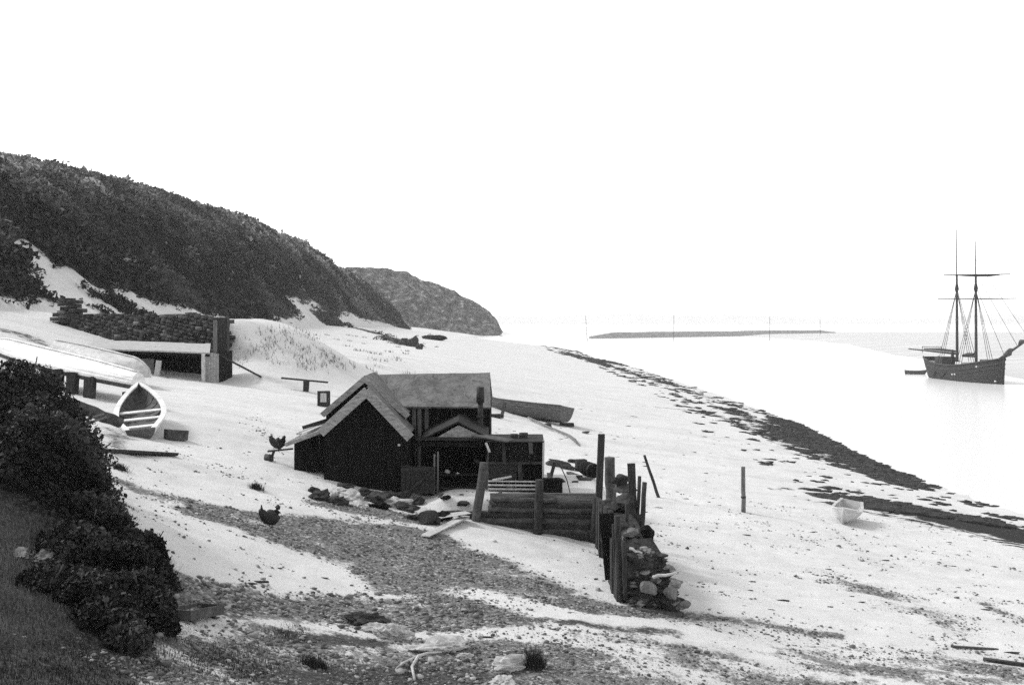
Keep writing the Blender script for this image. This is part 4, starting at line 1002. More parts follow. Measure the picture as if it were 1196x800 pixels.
for px, yb, lean in ((237.5, 443, 0), (183, 438, 3)):
    b = MB(); b.beam(P(px, yb + 3, Y0 - .05), P(px + lean, 413 if lean == 0 else 421, Y0 - .05), .16 if lean == 0 else .24, .1, up=(0, 1, 0), j=.01); tag(b.build('post', M_pale, bs), 'pale post')
hd_ = MB(); hd_.planks(P(151, 440, Y0 + .35), (1, 0, 0), (0, 0, 1), 1.15, .85, 10, .02, True, .01); tag(hd_.build('wattle_hurdle', M_greyh), 'grey wattle hurdle standing inside the low boat shed', 'hurdle')
a = P(188, 433, Y0 - .1); c = P(196, 441, Y0 - .3); plankthing(c, a, .06, .05, M_greyh, 'short stick leaning beside the pale post of the boat shed', 'stick', 'stick')
post(251.5, 374, 251, 412, 50.4, .08, M_grey, 'tall pale post at the right end of the boat shed', sq=True)
post(260, 371, 259.5, 432, 53.2, .28, M_pole, 'broad dark timber upright at the end of the stone wall', sq=True)
plankthing(G(305, 441) + Vector((0, 0, .03)), P(255, 414, 50.3), .05, .045, M_pole, 'long thin pole sloping from the shed end down to the sand', 'pole', 'pole', round_=True)

def masonry(name, path, hfun, lab, cat, course=.2, depth=.5, dens=.42):
    """dry stone courses along a path of (x, y, base z); every stone a jittered block of the one wall"""
    V = []; Fq = []; tn = []
    for (x0, y0, z0), (x1, y1, z1) in zip(path[:-1], path[1:]):
        L = math.hypot(x1 - x0, y1 - y0); ux, uy = (x1 - x0) / L, (y1 - y0) / L; nx_, ny_ = uy, -ux
        s = 0
        nc = 14
        for cidx in range(nc):
            s = -random.uniform(0, .2)
            while s < L:
                l = random.uniform(.6, 1.3) * dens; t = min(max((s + l / 2) / L, 0), 1); zb = z0 + (z1 - z0) * t; H = hfun(x0 + ux * s, y0 + uy * s, t)
                za = cidx * course
                if za < H:
                    o = random.uniform(0, .07); tone = random.choice((.5, .7, .9, 1.0, 1.3, 2.0)) * random.uniform(.7, 1.2)
                    k = len(V)
                    a0, a1 = s + .012, s + l - .012
                    for e, hh in ((0, za + .01), (1, za + course - .012)):
                        for a, dd in ((a0, -o), (a1, -o), (a1, depth), (a0, depth)):
                            r = lambda: random.uniform(-.02, .02)
                            V.append((x0 + ux * a + nx_ * -(-dd) * -1 + r(), y0 + uy * a + ny_ * -(-dd) * -1 + r(), zb + hh + r())); tn.append(tone)
                    Fq += [tuple(k + i for i in f) for f in [(0, 3, 2, 1), (4, 5, 6, 7), (0, 1, 5, 4), (1, 2, 6, 5), (2, 3, 7, 6), (3, 0, 4, 7)]]
                s += l
    o = mass(name, np.array(V), np.array(Fq), M_wall, np.array(tn)); tag(o, lab, cat); return o
wp = []
for t in np.linspace(0, 1, 5):
    x = WA[0] + (WB[0] - WA[0]) * t + .05; y = WA[1] + (WB[1] - WA[1]) * t - .25
    wp.append((x, y, min(hz1(x, y - .3), 7.6) - .15))
masonry('retaining_wall', wp, lambda x, y, t: 8.28 - np.interp(x, [p_[0] for p_ in wp], [p_[2] for p_ in wp]), 'dark drystone wall holding up the dune behind the boat shed', 'wall')
# stepped stone pier at its upper end
pa = P(62, 376, 60.3); V = MB()
pth = [(P(60, 0, 60).x, 60.2, hz1(P(60, 0, 60).x, 60.2) - .15), (P(84, 0, 60).x, 60.0, hz1(P(84, 0, 60).x, 60.0) - .15)]
masonry('stone_pier', pth, lambda x, y, t: np.interp(t, [0, .15, .5, 1], [.3, .8, 1.45, 1.75]), 'stepped stone pier climbing the dune at the upper end of the wall', 'pier', .24, .9, .5)

# ------------------------------------------------------------------ birds
def bird(px, py, size, yaw, lab, base=None, head_pale=False):
    p = base or G(px, py); th = thing('hen', p, lab, 'hen'); R = Matrix.Rotation(yaw, 3, 'Z'); T = lambda x, y, z: p + R @ (Vector((x, y, z)) * size)
    b = MB(); b.chain([T(-.62, 0, .92), T(-.5, 0, .78), T(-.36, 0, .58), T(-.15, 0, .5), T(.1, 0, .47), T(.27, 0, .55), T(.36, 0, .72), T(.40, 0, .86), T(.46, 0, .9), T(.53, 0, .88)], [.03, .08, .10, .15, .17, .13, .08, .06, .06, .025], 10, 1.0, .04); b.build('body', M_feather, th)
    b = MB()
    for k in range(5): b.beam(T(-.36, .02 * (k - 2), .6), T(-.66 + .05 * k, .05 * (k - 2), 1.0 + .03 * k), .1 * size, .02 * size, up=(0, 1, 0), taper=.4)
    b.build('tail', M_feather, th)
    for s_ in (-1, 1):
        b = MB(); b.chain([T(0, .09 * s_, .36), T(.02, .09 * s_, .16), T(0, .09 * s_, 0)], [.04 * size, .022 * size, .02 * size], 6); b.beam(T(-.05, .09 * s_, .01), T(.12, .09 * s_, .01), .03 * size, .02 * size); b.build('leg', M_feather, th)
        b = MB(); b.chain([T(.14, .19 * s_, .5), T(-.05, .22 * s_, .5), T(-.28, .15 * s_, .5)], [.06 * size, .12 * size, .03 * size], 8, .6); w_ = b.build('wing', M_feather if not (head_pale and s_ < 0) else M_featherp, th)
        if head_pale and s_ < 0: tag(w_, 'pale wing feathers')
    b = MB(); b.beam(T(.40, 0, .92), T(.50, 0, .97), .015 * size, .09 * size); b.build('comb', M_iron, th)
bird(316, 616, .44, .9, 'dark hen with a pale patch walking on the shingle in front of the hut', head_pale=True)
# a perch sticking out of the lean-to with a dark bird on it, and another on the sand below
pq = P(325, 526, 29.6)
plankthing(P(342, 524, 29.5), P(313, 527, 29.6), .06, .05, M_pole, 'short dark perch rail sticking out from the hut lean-to', 'perch_rail', 'rail')
bird(0, 0, .38, .15, 'dark hen perched on the rail at the left end of the hut', base=pq + Vector((0, 0, .02)))
p = G(313, 541); a = P(320, 526, 29.6); plankthing(Vector((a.x - .12, a.y, hz1(a.x, a.y) - .05)), a, .07, .06, M_pole, 'dark prop under the perch rail left of the hut', 'prop', 'prop')
b = MB(); tag(rock_mb(P(313.5, 537, 29.8), .17, 8, sub=3, flat=(.8, .8, 1.3)).build('sack', M_log), 'small dark sack standing under the perch rail', 'sack')

# ------------------------------------------------------------------ stones
BO = [(436, 735, 17, (1.3, .9, .5), 1, 'low pale boulder beside the dark rock in the foreground'), (458, 742, 20, (1.1, .9, .6), 1, 'rounded pale boulder right of the dark rock in the foreground'),
      (424, 729, 18, (1.3, .8, .6), 0, 'dark rock among pale boulders in the foreground'), (519, 758, 22, (1.7, .9, .42), 1, 'long flat white boulder in the middle of the foreground'),
      (598, 778, 22, (1.4, .9, .5), 1, 'isolated white boulder beside a dark tuft near the bottom edge'), (474, 745, 12, (1.2, 1, .5), 1, 'small pale stone between the two larger pale boulders'),
      (545, 768, 10, (1.2, 1, .5), 1, 'small pale stone below the long flat boulder'), (585, 797, 14, (1.6, 1, .4), 1, 'pale stone cut by the bottom edge'), (50, 655, 17, (1.6, .8, .5), 2, 'pale rock outcrop on the dark grassy bank'),
      (88, 672, 12, (1.2, .8, .6), 2, 'smaller pale rock lower on the dark grassy bank'), (24, 650, 14, (1.5, .8, .45), 2, 'pale flat rock at the left edge on the grassy bank')]
for k, (px, py, r, fl, m, lab) in enumerate(BO):
    p = G(px, py); s = p.y / F; tag(rock_mb(p + Vector((0, 0, r * s * fl[2] * .25)), r * s, 700 + k, sub=4, flat=fl, rough=1.3, rot=.2 * k).build('boulder', (M_stone, M_stonep, M_grey)[m]), lab, 'boulder')
rs = random.Random(21)
hs = [(375, 583, 12), (388, 580, 9), (399, 577, 12), (411, 584, 14), (425, 577, 11), (437, 586, 15), (452, 580, 10), (463, 590, 13), (476, 596, 12), (486, 588, 10), (497, 604, 14), (392, 588, 10), (418, 592, 9), (445, 594, 9), (367, 575, 8), (508, 612, 9), (515, 604, 11), (484, 606, 8), (470, 581, 9), (405, 570, 8)]
for k, (px, py, r) in enumerate(hs):
    p = G(px, py); s = p.y / F; m = rs.choice((M_stone, M_stone, M_wall, M_stonep))
    tag(rock_mb(p + Vector((0, 0, r * s * .2)), r * s, 800 + k, sub=3, flat=(1.4, .9, .6), rough=1.5, rot=rs.uniform(0, 3)).build('foot_stone', m), 'rough stone lying along the foot of the hut' if m is not M_stonep else 'pale rough stone lying along the foot of the hut', 'stone', 'stones along the foot of the hut')
for k, (q0, q1, w_, m, lab) in enumerate([((497, 628), (544, 603), .2, M_pale, 'pale plank leaning over the left end of the bulkhead'), ((509, 607), (547, 598), .35, M_canvas, 'white canvas scrap on the stones left of the bulkhead')]):
    a = G(*q0); c = P(*q1, 26.7 - .2 * k); plankthing(a + Vector((0, 0, .05)), c, w_, .03, m, lab, ('plank', 'canvas_sheet')[k], ('plank', 'canvas')[k], .02)
p = G(500, 612); s = p.y / F; tub = thing('basket', p, 'round dark basket tipped among stones at the left end of the bulkhead', 'basket')
b = MB(); c = p + Vector((0, 0, .16)); b.chain([c + Vector((-.12, -.18, .02)), c, c + Vector((.12, .18, 0))], [.15, .18, .15], 14, 1, .03); b.build('weave', M_pole, tub)
# rocks at the foot of the hill's far end
for k, (px, py, r, lab) in enumerate([(483, 405, 9, 'tall dark rock at the far end of the hill on the beach'), (490, 408, 5, 'small dark rock right of the tall dark beach rock'), (507, 397, 9, 'low grey rock between the hill and the distant headland'), (471, 403, 6, 'dark rock left of the tall beach rock')]):
    p = G(px, py); s = p.y / F; tag(rock_mb(p + Vector((0, 0, r * s * .3)), r * s, 40 + k, sub=3, flat=(1, 1, 1.1) if k != 2 else (1.6, 1, .5), rough=1).build('rock', M_stone if k != 2 else M_wall), lab, 'rock')
# root, trough, planks
b = MB(); q = [on(px, py, .05) for px, py in ((484, 797), (481, 782), (488, 770), (500, 766), (516, 765))]; b.chain(q, [.02, .022, .025, .02, .012], 6, 1, .1); b.chain([q[2], on(470, 778, .05), on(463, 783, .04)], [.02, .015, .008], 6, 1, .1)
tag(b.build('root', M_pale), 'pale forked driftwood root in the bottom foreground', 'root')
p = G(240, 731); tr = thing('wooden_trough', p, 'small dark open wooden trough on the shingle below the bush', 'trough')
a0, a1 = G(221, 730) + Vector((0, 0, .06)), G(260, 722) + Vector((0, 0, .06)); d = (a1 - a0).normalized(); nrm = Vector((-d.y, d.x, 0)).normalized(); up = Vector((0, 0, 1)); Lt = (a1 - a0).length
for nm, o, u, v, ww, hh in (('side', a0, d, up, Lt, .15), ('side', a0 + nrm * .42, d, up, Lt, .15), ('end', a0, nrm, up, .42, .15), ('end', a1, nrm, up, .42, .15), ('bottom', a0 + up * .01, d, nrm, Lt, .42)):
    b = MB(); b.planks(o, u, v, ww, hh, 1, .022, True, .003); b.build(nm, M_log if nm != 'bottom' else M_tar, tr)
a0, a1 = G(1150, 772), G(1199, 778); plankthing(a0 + Vector((0, 0, .03)), a1 + Vector((0, 0, .03)), .12, .06, M_pole, 'dark plank half buried in the sand at the lower right edge')
a0, a1 = G(1112, 756), G(1165, 758); plankthing(a0 + Vector((0, 0, .02)), a1 + Vector((0, 0, .0)), .07, .04, M_log, 'thin dark batten on the sand near the lower right corner')
for k, (q0, q1, lab) in enumerate([((124, 575), (129, 556), 'thin stick standing at the edge of the dark bush'), ((137, 582), (143, 568), 'short stick right of the thin stick by the bush')]):
    a = G(*q0); plankthing(a - Vector((0, 0, .05)), P(*q1, a.y), .025, .018, M_twig, lab, 'stick', 'stick', round_=True)
a = G(745, 712); c = G(795, 716); plankthing(a + Vector((0, 0, .0)), c + Vector((0, 0, .0)), .3, .08, M_log, 'dark sodden plank half buried at the foot of the groyne end', j=.02)

# ------------------------------------------------------------------ bushes on the near bank
def bush(name, blobs, nleaf, lab, tone, leaf=.045, seed=3):
    base = G(*blobs[0][:2]) if len(blobs[0]) == 3 else None
    C = []; R = []
    for (px, py, Y, r, fl) in blobs:
        c_ = P(px, py, Y) if Y else G(px, py) + Vector((0, 0, r * .35))
        C.append(c_); R.append((r, fl))
    c0 = sum(C, Vector()) / len(C); c0.z = hz1(c0.x, c0.y)
    th = thing(name, c0, lab, 'bush')
    pts = []; tn = []
    wts = np.array([r ** 2 for r, f in R]); wts /= wts.sum()
    for (c, (r, fl), w_) in zip(C, R, wts):
        n = int(nleaf * w_)
        d = RNG.normal(size=(n, 3)); d /= np.linalg.norm(d, axis=1)[:, None]
        rr = r * (.62 + .42 * RNG.random(n) ** .6) * (1 + .42 * (vnoise(d[:, 0] * 2.6 + c.x, d[:, 2] * 2.6 + d[:, 1] * 1.7, seed) - .5) + .30 * (vnoise(d[:, 0] * 7 + c.x, d[:, 2] * 7 + d[:, 1] * 5, seed + 1) - .5))
        q = d * rr[:, None] * np.array([1, 1, fl]) + np.array(c); pts.append(q)
        tn.append(tone * (.25 + 2.6 * vnoise(q[:, 0] * 2.2, q[:, 2] * 2.2 + q[:, 1] * 1.5, seed + 2) ** 2) * RNG.uniform(.6, 1.5, n))
    Q = np.concatenate(pts); tn = np.concatenate(tn)
    keep = Q[:, 2] > hgt(Q[:, 0], Q[:, 1]) - .05; Q = Q[keep]; tn = tn[keep]
    V, Fq = leaf_quads(Q, leaf * (.45 + 1.5 * RNG.random(len(Q)) ** 2.2))
    org = ORG[th.name]
    o = mass('foliage', V - np.array(org), Fq, M_leaf, np.repeat(tn, 4)); o.parent = th
    rr_ = random.Random(seed)
    for (c, (r, fl)) in zip(C, R):
        for k in range(9):
            b = MB(); dx, dy = rr_.uniform(-.7, .7) * r, rr_.uniform(-.7, .7) * r; e = c + Vector((dx, dy, r * fl * rr_.uniform(.7, 1.25)))
            g = Vector((c.x + dx * .2, c.y + dy * .2, 0)); g.z = hz1(g.x, g.y) - .1; m_ = g.lerp(e, .5) + Vector((rr_.uniform(-.1, .1), rr_.uniform(-.1, .1), 0))
            if k % 3 == 0 or True: b.chain([g, m_, e], [.035, .025, .01], 5)
            if k < 3: b.build('stem', M_twig, th)
    return th
bush('bramble_bush', [(10, 462, 19.0, .75, .8), (24, 490, 19.2, .8, .9), (0, 510, 18.2, .9, .9), (46, 522, 18.8, .8, .95), (62, 548, 18.3, .8, 1), (40, 570, 17.6, .95, .95), (74, 590, 17.6, .75, 1), (102, 622, 17.2, .65, .9), (0, 580, 17.0, .9, .9), (70, 625, 16.8, .8, .8), (8, 455, 22, .5, .7), (50, 495, 20.5, .6, .8), (78, 530, 20, .5, .9), (90, 570, 18.8, .5, 1), (20, 620, 16.4, .7, .7), (60, 650, 16.2, .5, .8), (30, 540, 17, .9, .9)], 150000, 'big dark bramble bush covering the near bank at the left edge', .024, .030, 3)
bush('gorse_bush', [(140, 655, 16.6, .55, .9), (165, 690, 16.2, .48, .9), (175, 718, 15.9, .36, .8), (120, 690, 15.9, .5, .7), (150, 720, 15.6, .4, .6), (100, 660, 16.2, .45, .8), (150, 715, None, .45, .9), (172, 730, None, .36, .9), (120, 735, None, .4, .7), (188, 738, None, .22, .8), (95, 705, None, .45, .7), (118, 640, None, .5, .9), (85, 655, None, .5, .8), (140, 680, None, .5, .9), (60, 690, None, .4, .6), (145, 757, None, .3, .6)], 80000, 'dark low bush at the foot of the near bank beside the trough', .022, .028, 13)
bush('sapling_bush', [(178, 645, 17.0, .22, 1.2), (186, 660, 16.9, .18, 1.2), (172, 630, 17.1, .14, 1)], 4500, 'small dark rounded shrub sticking out over the shingle', .028, .028, 23)

# ------------------------------------------------------------------ grass: tufts and bank turf
def blades(x, y, hgt_, n_per, spread, tone, name, lab, kind='stuff', lean=.5, width=.006):
    n = len(x) * n_per
    bx_ = np.repeat(x, n_per) + RNG.normal(size=n) * np.repeat(spread, n_per); by_ = np.repeat(y, n_per) + RNG.normal(size=n) * np.repeat(spread, n_per)
    z = hgt(bx_, by_); h = np.repeat(hgt_, n_per) * RNG.uniform(.5, 1.2, n); a = RNG.uniform(0, 2 * np.pi, n); l = h * lean * RNG.uniform(.1, 1, n)
    wv = np.stack([-np.sin(a), np.cos(a), np.zeros(n)], 1) * (width * np.maximum(1, by_ / 20))[:, None]
    p0 = np.stack([bx_, by_, z - .01], 1); p1 = p0 + np.stack([np.cos(a) * l, np.sin(a) * l, h], 1)
    V = np.stack([p0 - wv, p0 + wv, p1 + wv * .3, p1 - wv * .3], 1).reshape(-1, 3)
    o = mass(name, V, np.arange(4 * n).reshape(n, 4), M_grassb, np.repeat(np.repeat(tone, n_per) * RNG.uniform(.6, 1.4, n), 4)); tag(o, lab, kind=kind)
    return o
n = 9000; y = RNG.uniform(8.5, 19, n); x = RNG.uniform(-9.5, -3.2, n); k = RNG.random(n) < soil_mask(x, y) * .9; x, y = x[k], y[k]
pat = vnoise(x * 1.1, y * 1.1, 5)
blades(x, y, np.full(len(x), .07) * (.4 + pat), 14, np.full(len(x), .09), sstep(.3, .75, pat) * .12 + .03, 'bank_grass', 'short rough grass on the near bank')
xs, ys = [], []
for _ in range(70):
    t = RNG.random(); px = 280 + 200 * RNG.random(); py = 383 + 45 * RNG.random() + (px - 300) * .06
    p = G(px, py); xs.append(p.x); ys.append(p.y)
xs = np.array(xs); ys = np.array(ys)
blades(xs, ys, np.full(len(xs), .22), 12, np.full(len(xs), .25), np.full(len(xs), .12), 'marram_grass', 'sparse marram grass streaking the dune slope', lean=.9)
for k, (px, py, h, nb, lab) in enumerate([(300, 571, .13, 300, 'dark grass tuft on the sand left of the hut'), (624, 778, .24, 420, 'dark grass tuft beside the isolated white boulder'), (368, 778, .15, 300, 'dark grass tuft in the left foreground shingle'), (190, 668, .2, 260, 'dark grass tuft right of the small shrub'), (140, 548, .12, 260, 'low dark tuft at the top of the shingle track')]):
    p = G(px, py); o = blades(np.array([p.x]), np.array([p.y]), np.array([h]), nb, np.array([.075]), np.array([.035]), 'grass_tuft', lab, None, lean=1.0); tag(o, lab, 'grass tuft')

# ------------------------------------------------------------------ loose pebbles, wrack
def pebbles():
    xs = []; ys = []
    for _ in range(3):
        n = 150000
        y = 12 + 26 * RNG.random(n) ** 1.5; x = RNG.uniform(-9, 15.5, n); k = np.abs(x) < .5 * y + .5; x, y = x[k], y[k]
        m = shingle_mask(x, y); pt = vnoise(x * .9, y * 2.4, 8) * .6 + vnoise(x * 4, y * 6, 9) * .4
        pr = np.clip(m * 1.1 + (pt - .5) * 1.5 - .15, 0, 1) * .5 + .0012
        k = RNG.random(len(x)) < pr; xs.append(x[k]); ys.append(y[k])
    x = np.concatenate(xs); y = np.concatenate(ys); n = len(x)
    r = .010 + .042 * RNG.random(n) ** 3.4; r = np.where(RNG.random(n) < .01, r + .05, r)
    r *= np.where((x > -7) & (y > 15.6) & (y < 19.5) & (x < -.5), 1.0, .68)
    z = hgt(x, y)
    V0, F0 = ICO1
    V = V0[None] * (1 + .22 * RNG.normal(size=(n, len(V0), 1)) * .8)
    sc = np.stack([r * RNG.uniform(.8, 1.5, n), r * RNG.uniform(.7, 1.1, n), r * RNG.uniform(.4, .8, n)], 1)
    V = V * sc[:, None, :]
    a = RNG.uniform(0, 6.28, n); ca, sa = np.cos(a)[:, None], np.sin(a)[:, None]
    V = np.stack([V[..., 0] * ca - V[..., 1] * sa, V[..., 0] * sa + V[..., 1] * ca, V[..., 2]], -1) + np.stack([x, y, z + r * .25], 1)[:, None, :]
    Fp = F0[None] + (np.arange(n) * len(V0))[:, None, None]
    t = np.where(RNG.random(n) < .55, RNG.uniform(.07, .2, n), RNG.uniform(.18, .5, n))
    o = mass('shingle', V.reshape(-1, 3), Fp.reshape(-1, 3), M_peb, np.repeat(t, len(V0))); tag(o, 'loose grey shingle strewn over the foreground sand', kind='stuff'); return n
NP = pebbles()
def wrack():
    n = 280000
    py_y = 40 + 260 * RNG.random(n) ** 2.2
    sx = np.interp(py_y, SH_Y, SH_X); x = sx - RNG.uniform(-.3, 9, n)
    m = weed_mask(x, py_y); pt = vnoise(x * .9, py_y * .45, 4) * .5 + vnoise(x * 2.6, py_y * 1.6, 5) * .5
    k = RNG.random(n) < np.clip(m * 1.5 + (pt - .5) * 2.6 - .55, 0, 1) * .6 + .0006; x, y = x[k], py_y[k]
    n = len(x); z = hgt(x, y); V0, F0 = ICO1; r = RNG.uniform(.035, .12, n) * (1 + y / 120)
    V = V0[None] * (1 + .3 * RNG.normal(size=(n, len(V0), 1))); sc = np.stack([r * RNG.uniform(1, 2.2, n), r * .9, r * RNG.uniform(.2, .5, n)], 1)
    V = V * sc[:, None, :] + np.stack([x, y, np.maximum(z, 0)], 1)[:, None, :]
    Fp = F0[None] + (np.arange(n) * len(V0))[:, None, None]
    o = mass('seaweed', V.reshape(-1, 3), Fp.reshape(-1, 3), M_weed); tag(o, 'dark seaweed and wet stones along the tide line', kind='stuff')
    # scattered specks of wrack on the open sand
    n = 900; y = 17 + 60 * RNG.random(n) ** 1.6; x = RNG.uniform(-6, 22, n); k = (x < np.interp(y, SH_Y, SH_X) - 1) & (vnoise(x * .35, y * .25, 14) > .52); x, y = x[k], y[k]; n = len(x); z = hgt(x, y); r = .012 + .05 * RNG.random(n) ** 2
    V = V0[None] * (1 + .3 * RNG.normal(size=(n, len(V0), 1))); sc = np.stack([r * RNG.uniform(1, 3.5, n), r * .8, r * .4], 1); V = V * sc[:, None, :] + np.stack([x, y, z], 1)[:, None, :]
    Fp = F0[None] + (np.arange(n) * len(V0))[:, None, None]
    o = mass('drift_litter', V.reshape(-1, 3), Fp.reshape(-1, 3), M_weed); tag(o, 'small dark scraps of drift littering the pale sand', kind='stuff')
wrack()

# ------------------------------------------------------------------ the ship at anchor
def ship():
    C = Vector((61.3, 145.0, 0)); hd = Vector((.07, -1, 0)).normalized(); heel = .015
    M = frame(C, hd, Vector((0, 0, 1)) + Vector((-.03, 0, 0)) * heel)
    T = lambda x, y, z: M @ Vector((x, y, z))
    th = thing('sailing_ship', C, 'two masted sailing ship with bare masts and yards anchored in the channel', 'ship')
    # hull: stations stern -> bow
    n = 30; m = 14; Ls, Bm = 19.6, 4.7
    def sec(t):
        x = -Ls / 2 + Ls * t
        bb = Bm / 2 * ((.55 + .45 * math.sin(math.pi / 2 * min(t / .4, 1))) if t < .4 else max(0, 1 - ((t - .4) / .6) ** 3.0) ** .75)
        gz = 2.05 + 1.25 * max(0, (t - .45) / .55) ** 2 + .85 * max(0, (.45 - t) / .45) ** 2
        kz = -1.6 + (3.2) * max(0, (.16 - t) / .16) ** 1.1 + .0
        r = []
        for j in range(m + 1):
            u = j / m; z = kz + (gz - kz) * u
            y = bb * min(1, (max(z - kz, 0) / 1.6)) ** (.45 + .5 * max(0, (.3 - t) / .3) + .35 * max(0, t - .8) / .2)
            xx = x - .25 * (u - .4) * max(0, (.12 - t) / .12) + (.10 * z) * max(0, (t - .85) / .15)
            r.append((xx, y, z))
        return r
    G_ = [sec(i / n) for i in range(n + 1)]
    b = MB()
    for sg in (1, -1):
        V = [T(x, y * sg, z) for r in G_ for x, y, z in r]; Fq = []
        for i in range(n):
            for j in range(m):
                a = i * (m + 1) + j; q = (a, a + 1, a + m + 2, a + m + 1); Fq.append(q if sg > 0 else q[::-1])
        b.add(V, Fq, True)
    V = [T(x, y, z) for x, y, z in G_[0]] + [T(x, -y, z) for x, y, z in reversed(G_[0])]; b.add(V, [tuple(range(len(V)))])
    b.build('hull', M_hull, th)
    b = MB(); V = []; 
    for i in range(n + 1):
        x, y, z = G_[i][-1]; V += [T(x, y * .96, z - .55), T(x, -y * .96, z - .55)]
    b.add(V, [(2 * i, 2 * i + 1, 2 * i + 3, 2 * i + 2) for i in range(n)]); b.build('deck', M_deck, th)
    for dz, rr, mm, nm in ((0, .10, M_hull2, 'rail'), (-.62, .07, M_hull2, 'wale'), (-1.15, .05, M_hull2, 'wale')):
        for sg in (1, -1):
            pts = []
            for i in range(n + 1):
                zt = G_[i][-1][2] + dz; j = min(range(m + 1), key=lambda j: abs(G_[i][j][2] - zt)); pts.append(T(G_[i][j][0], (G_[i][j][1] + .02) * sg, zt))
            b = MB(); b.chain(pts, [rr] * len(pts), 6); b.build(nm, mm, th)
    # stem and bowsprit
    b = MB(); b.chain([T(9.75, 0, -1.2), T(9.85, 0, .8), T(10.0, 0, 2.4), T(10.35, 0, 3.45)], [.16, .16, .16, .13], 6); b.build('stem', M_hull, th)
    b = MB(); b.pole(T(8.4, 0, 2.9), T(16.2, 0, 6.0), .2, .10, 8, .01, 5); bs_ = b.build('bowsprit', M_spar, th)
    b = MB(); b.chain([T(10.2, 0, 3.6), T(11.0, .1, 4.0), T(11.6, 0, 4.35), T(12.3, 0, 4.5)], [.25, .42, .3, .12], 8, 1, .15); tag(b.build('furled_jib', M_hull2, bs_), 'dark bundled headsail')
    b = MB(); b.chain([T(13.6, 0, 5.05), T(14.1, 0, 5.45), T(14.8, 0, 5.6)], [.12, .3, .1], 8, 1, .15); b.build('furled_jib', M_hull2, bs_)
    def mast(x, ztop, zcap, lab):
        b = MB(); b.pole(T(x, 0, -.5), T(x - .15, 0, zcap), .22, .16, 8, 0, 4); mt = b.build('mast', M_spar, th); tag(mt, lab)
        b = MB(); b.pole(T(x - .1, 0, zcap - 2.1), T(x - .25, 0, ztop), .11, .05, 6, 0, 4); b.build('topmast', M_spar, mt)
        b = MB(); b.chain([T(x - .12, 0, zcap - 2.4), T(x - .12, 0, zcap - 1.9), T(x - .12, 0, zcap - 1.3)], [.16, .3, .18], 8); b.build('masthead', M_hull, mt)
        return mt
    fm = mast(3.2, 18.6, 14.2, 'fore mast crossed by two yards'); mm = mast(-2.0, 20.6, 14.3, 'plain main mast')
    for z, hw, r in ((14.1, 4.55, .12), (10.9, 5.4, .09)):
        b = MB(); b.pole(T(3.45, -hw, z - .05 * (1 if z > 12 else 0)), T(3.45, 0, z), r * .6, r, 6, 0, 3); b.pole(T(3.45, 0, z), T(3.45, hw, z + .1), r, r * .6, 6, 0, 3); b.build('yard', M_spar, fm)
        if z > 12:
            b = MB(); b.chain([T(3.5, -3.2, z - .05), T(3.5, -1, z - .08), T(3.5, 1.5, z - .08), T(3.5, 3, z - .02)], [.06, .17, .18, .06], 6, 1, .15); b.build('furled_sail', M_hull, fm)
    def rig(x, zt, pairs, parent):
        for sg in (1, -1):
            b = MB()
            for dx in pairs:
                b.chain([T(x - .12, 0, zt), T(x + dx, 2.25 * sg, 2.1)], [.03, .035], 4)
            b.build('shrouds', M_spar, parent)
    rig(3.2, 12.3, (-1.1, -.4, .3), fm); rig(-2.0, 12.4, (-1.1, -.4, .3), mm)
    for q0, q1 in (((3.1, 12.6), (10.2, 3.7)), ((3.0, 16.2), (15.8, 5.9)), ((-2.1, 12.6), (2.9, 3.4)), ((3.0, 14.4), (13.2, 5.0))):
        b = MB(); b.chain([T(q0[0], 0, q0[1]), T(q1[0], 0, q1[1])], [.035, .035], 4); b.build('stay', M_spar, th)
    b = MB(); b.pole(T(-2.3, 0, 3.5), T(-13.4, -1.7, 3.9), .16, .09, 8, 0, 4); bm_ = b.build('boom', M_spar, mm)
    b = MB(); b.chain([T(-2.6, 0, 3.85), T(-6, -.6, 4.0), T(-9.6, -1.15, 4.0)], [.14, .2, .08], 8, 1, .1); b.build('furled_sail', M_hull2, bm_)
    b = MB(); b.pole(T(2.9, 0, 3.3), T(-1.3, .4, 3.2), .14, .1, 8, 0, 3); b.chain([T(2.6, 0, 3.6), T(.6, .1, 3.5), T(-1.0, .2, 3.35)], [.16, .22, .08], 8, 1, .1); b.build('boom', M_spar, fm)
    for (x0, x1, y, z0, z1, m_, nm) in ((-6.6, -4.4, 1.0, 1.7, 3.0, M_hull2, 'deckhouse'), (-.8, .9, .9, 1.6, 2.45, M_shipwhite, 'hatch'), (5.6, 7.0, .8, 2.0, 3.0, M_hull2, 'windlass')):
        b = MB(); b.box((0, 0, 0), (1, 1, 1)); b.v = [T(x0 + v.x * (x1 - x0), (v.y * 2 - 1) * y, z0 + v.z * (z1 - z0)) for v in b.v]; b.build(nm, m_, th)
    b = MB(); b.chain([T(-1.6, -.9, 1.6), T(-1.6, -.9, 2.6), T(-1.55, -.9, 3.4), T(-1.55, -.9, 4.1)], [.18, .25, .22, .12], 8); b.build('ventilator', M_hull, th)
    for x, z in ((6.9, 2.1), (2.2, .9), (1.5, .85), (9.2, .35)):
        i = int((x + Ls / 2) / Ls * n); j = min(range(m + 1), key=lambda j: abs(G_[i][j][2] - z)); y = G_[i][j][1]
        for sg in (-1,):
            b = MB(); c = T(G_[i][j][0], (y + .03) * sg, z); b.chain([c + Vector((0, .0, -.1)), c + Vector((0, 0, .1))], [.13, .13], 8); tag(b.build('hawse_patch', M_shipwhite, th), 'small white patch on the ship side')
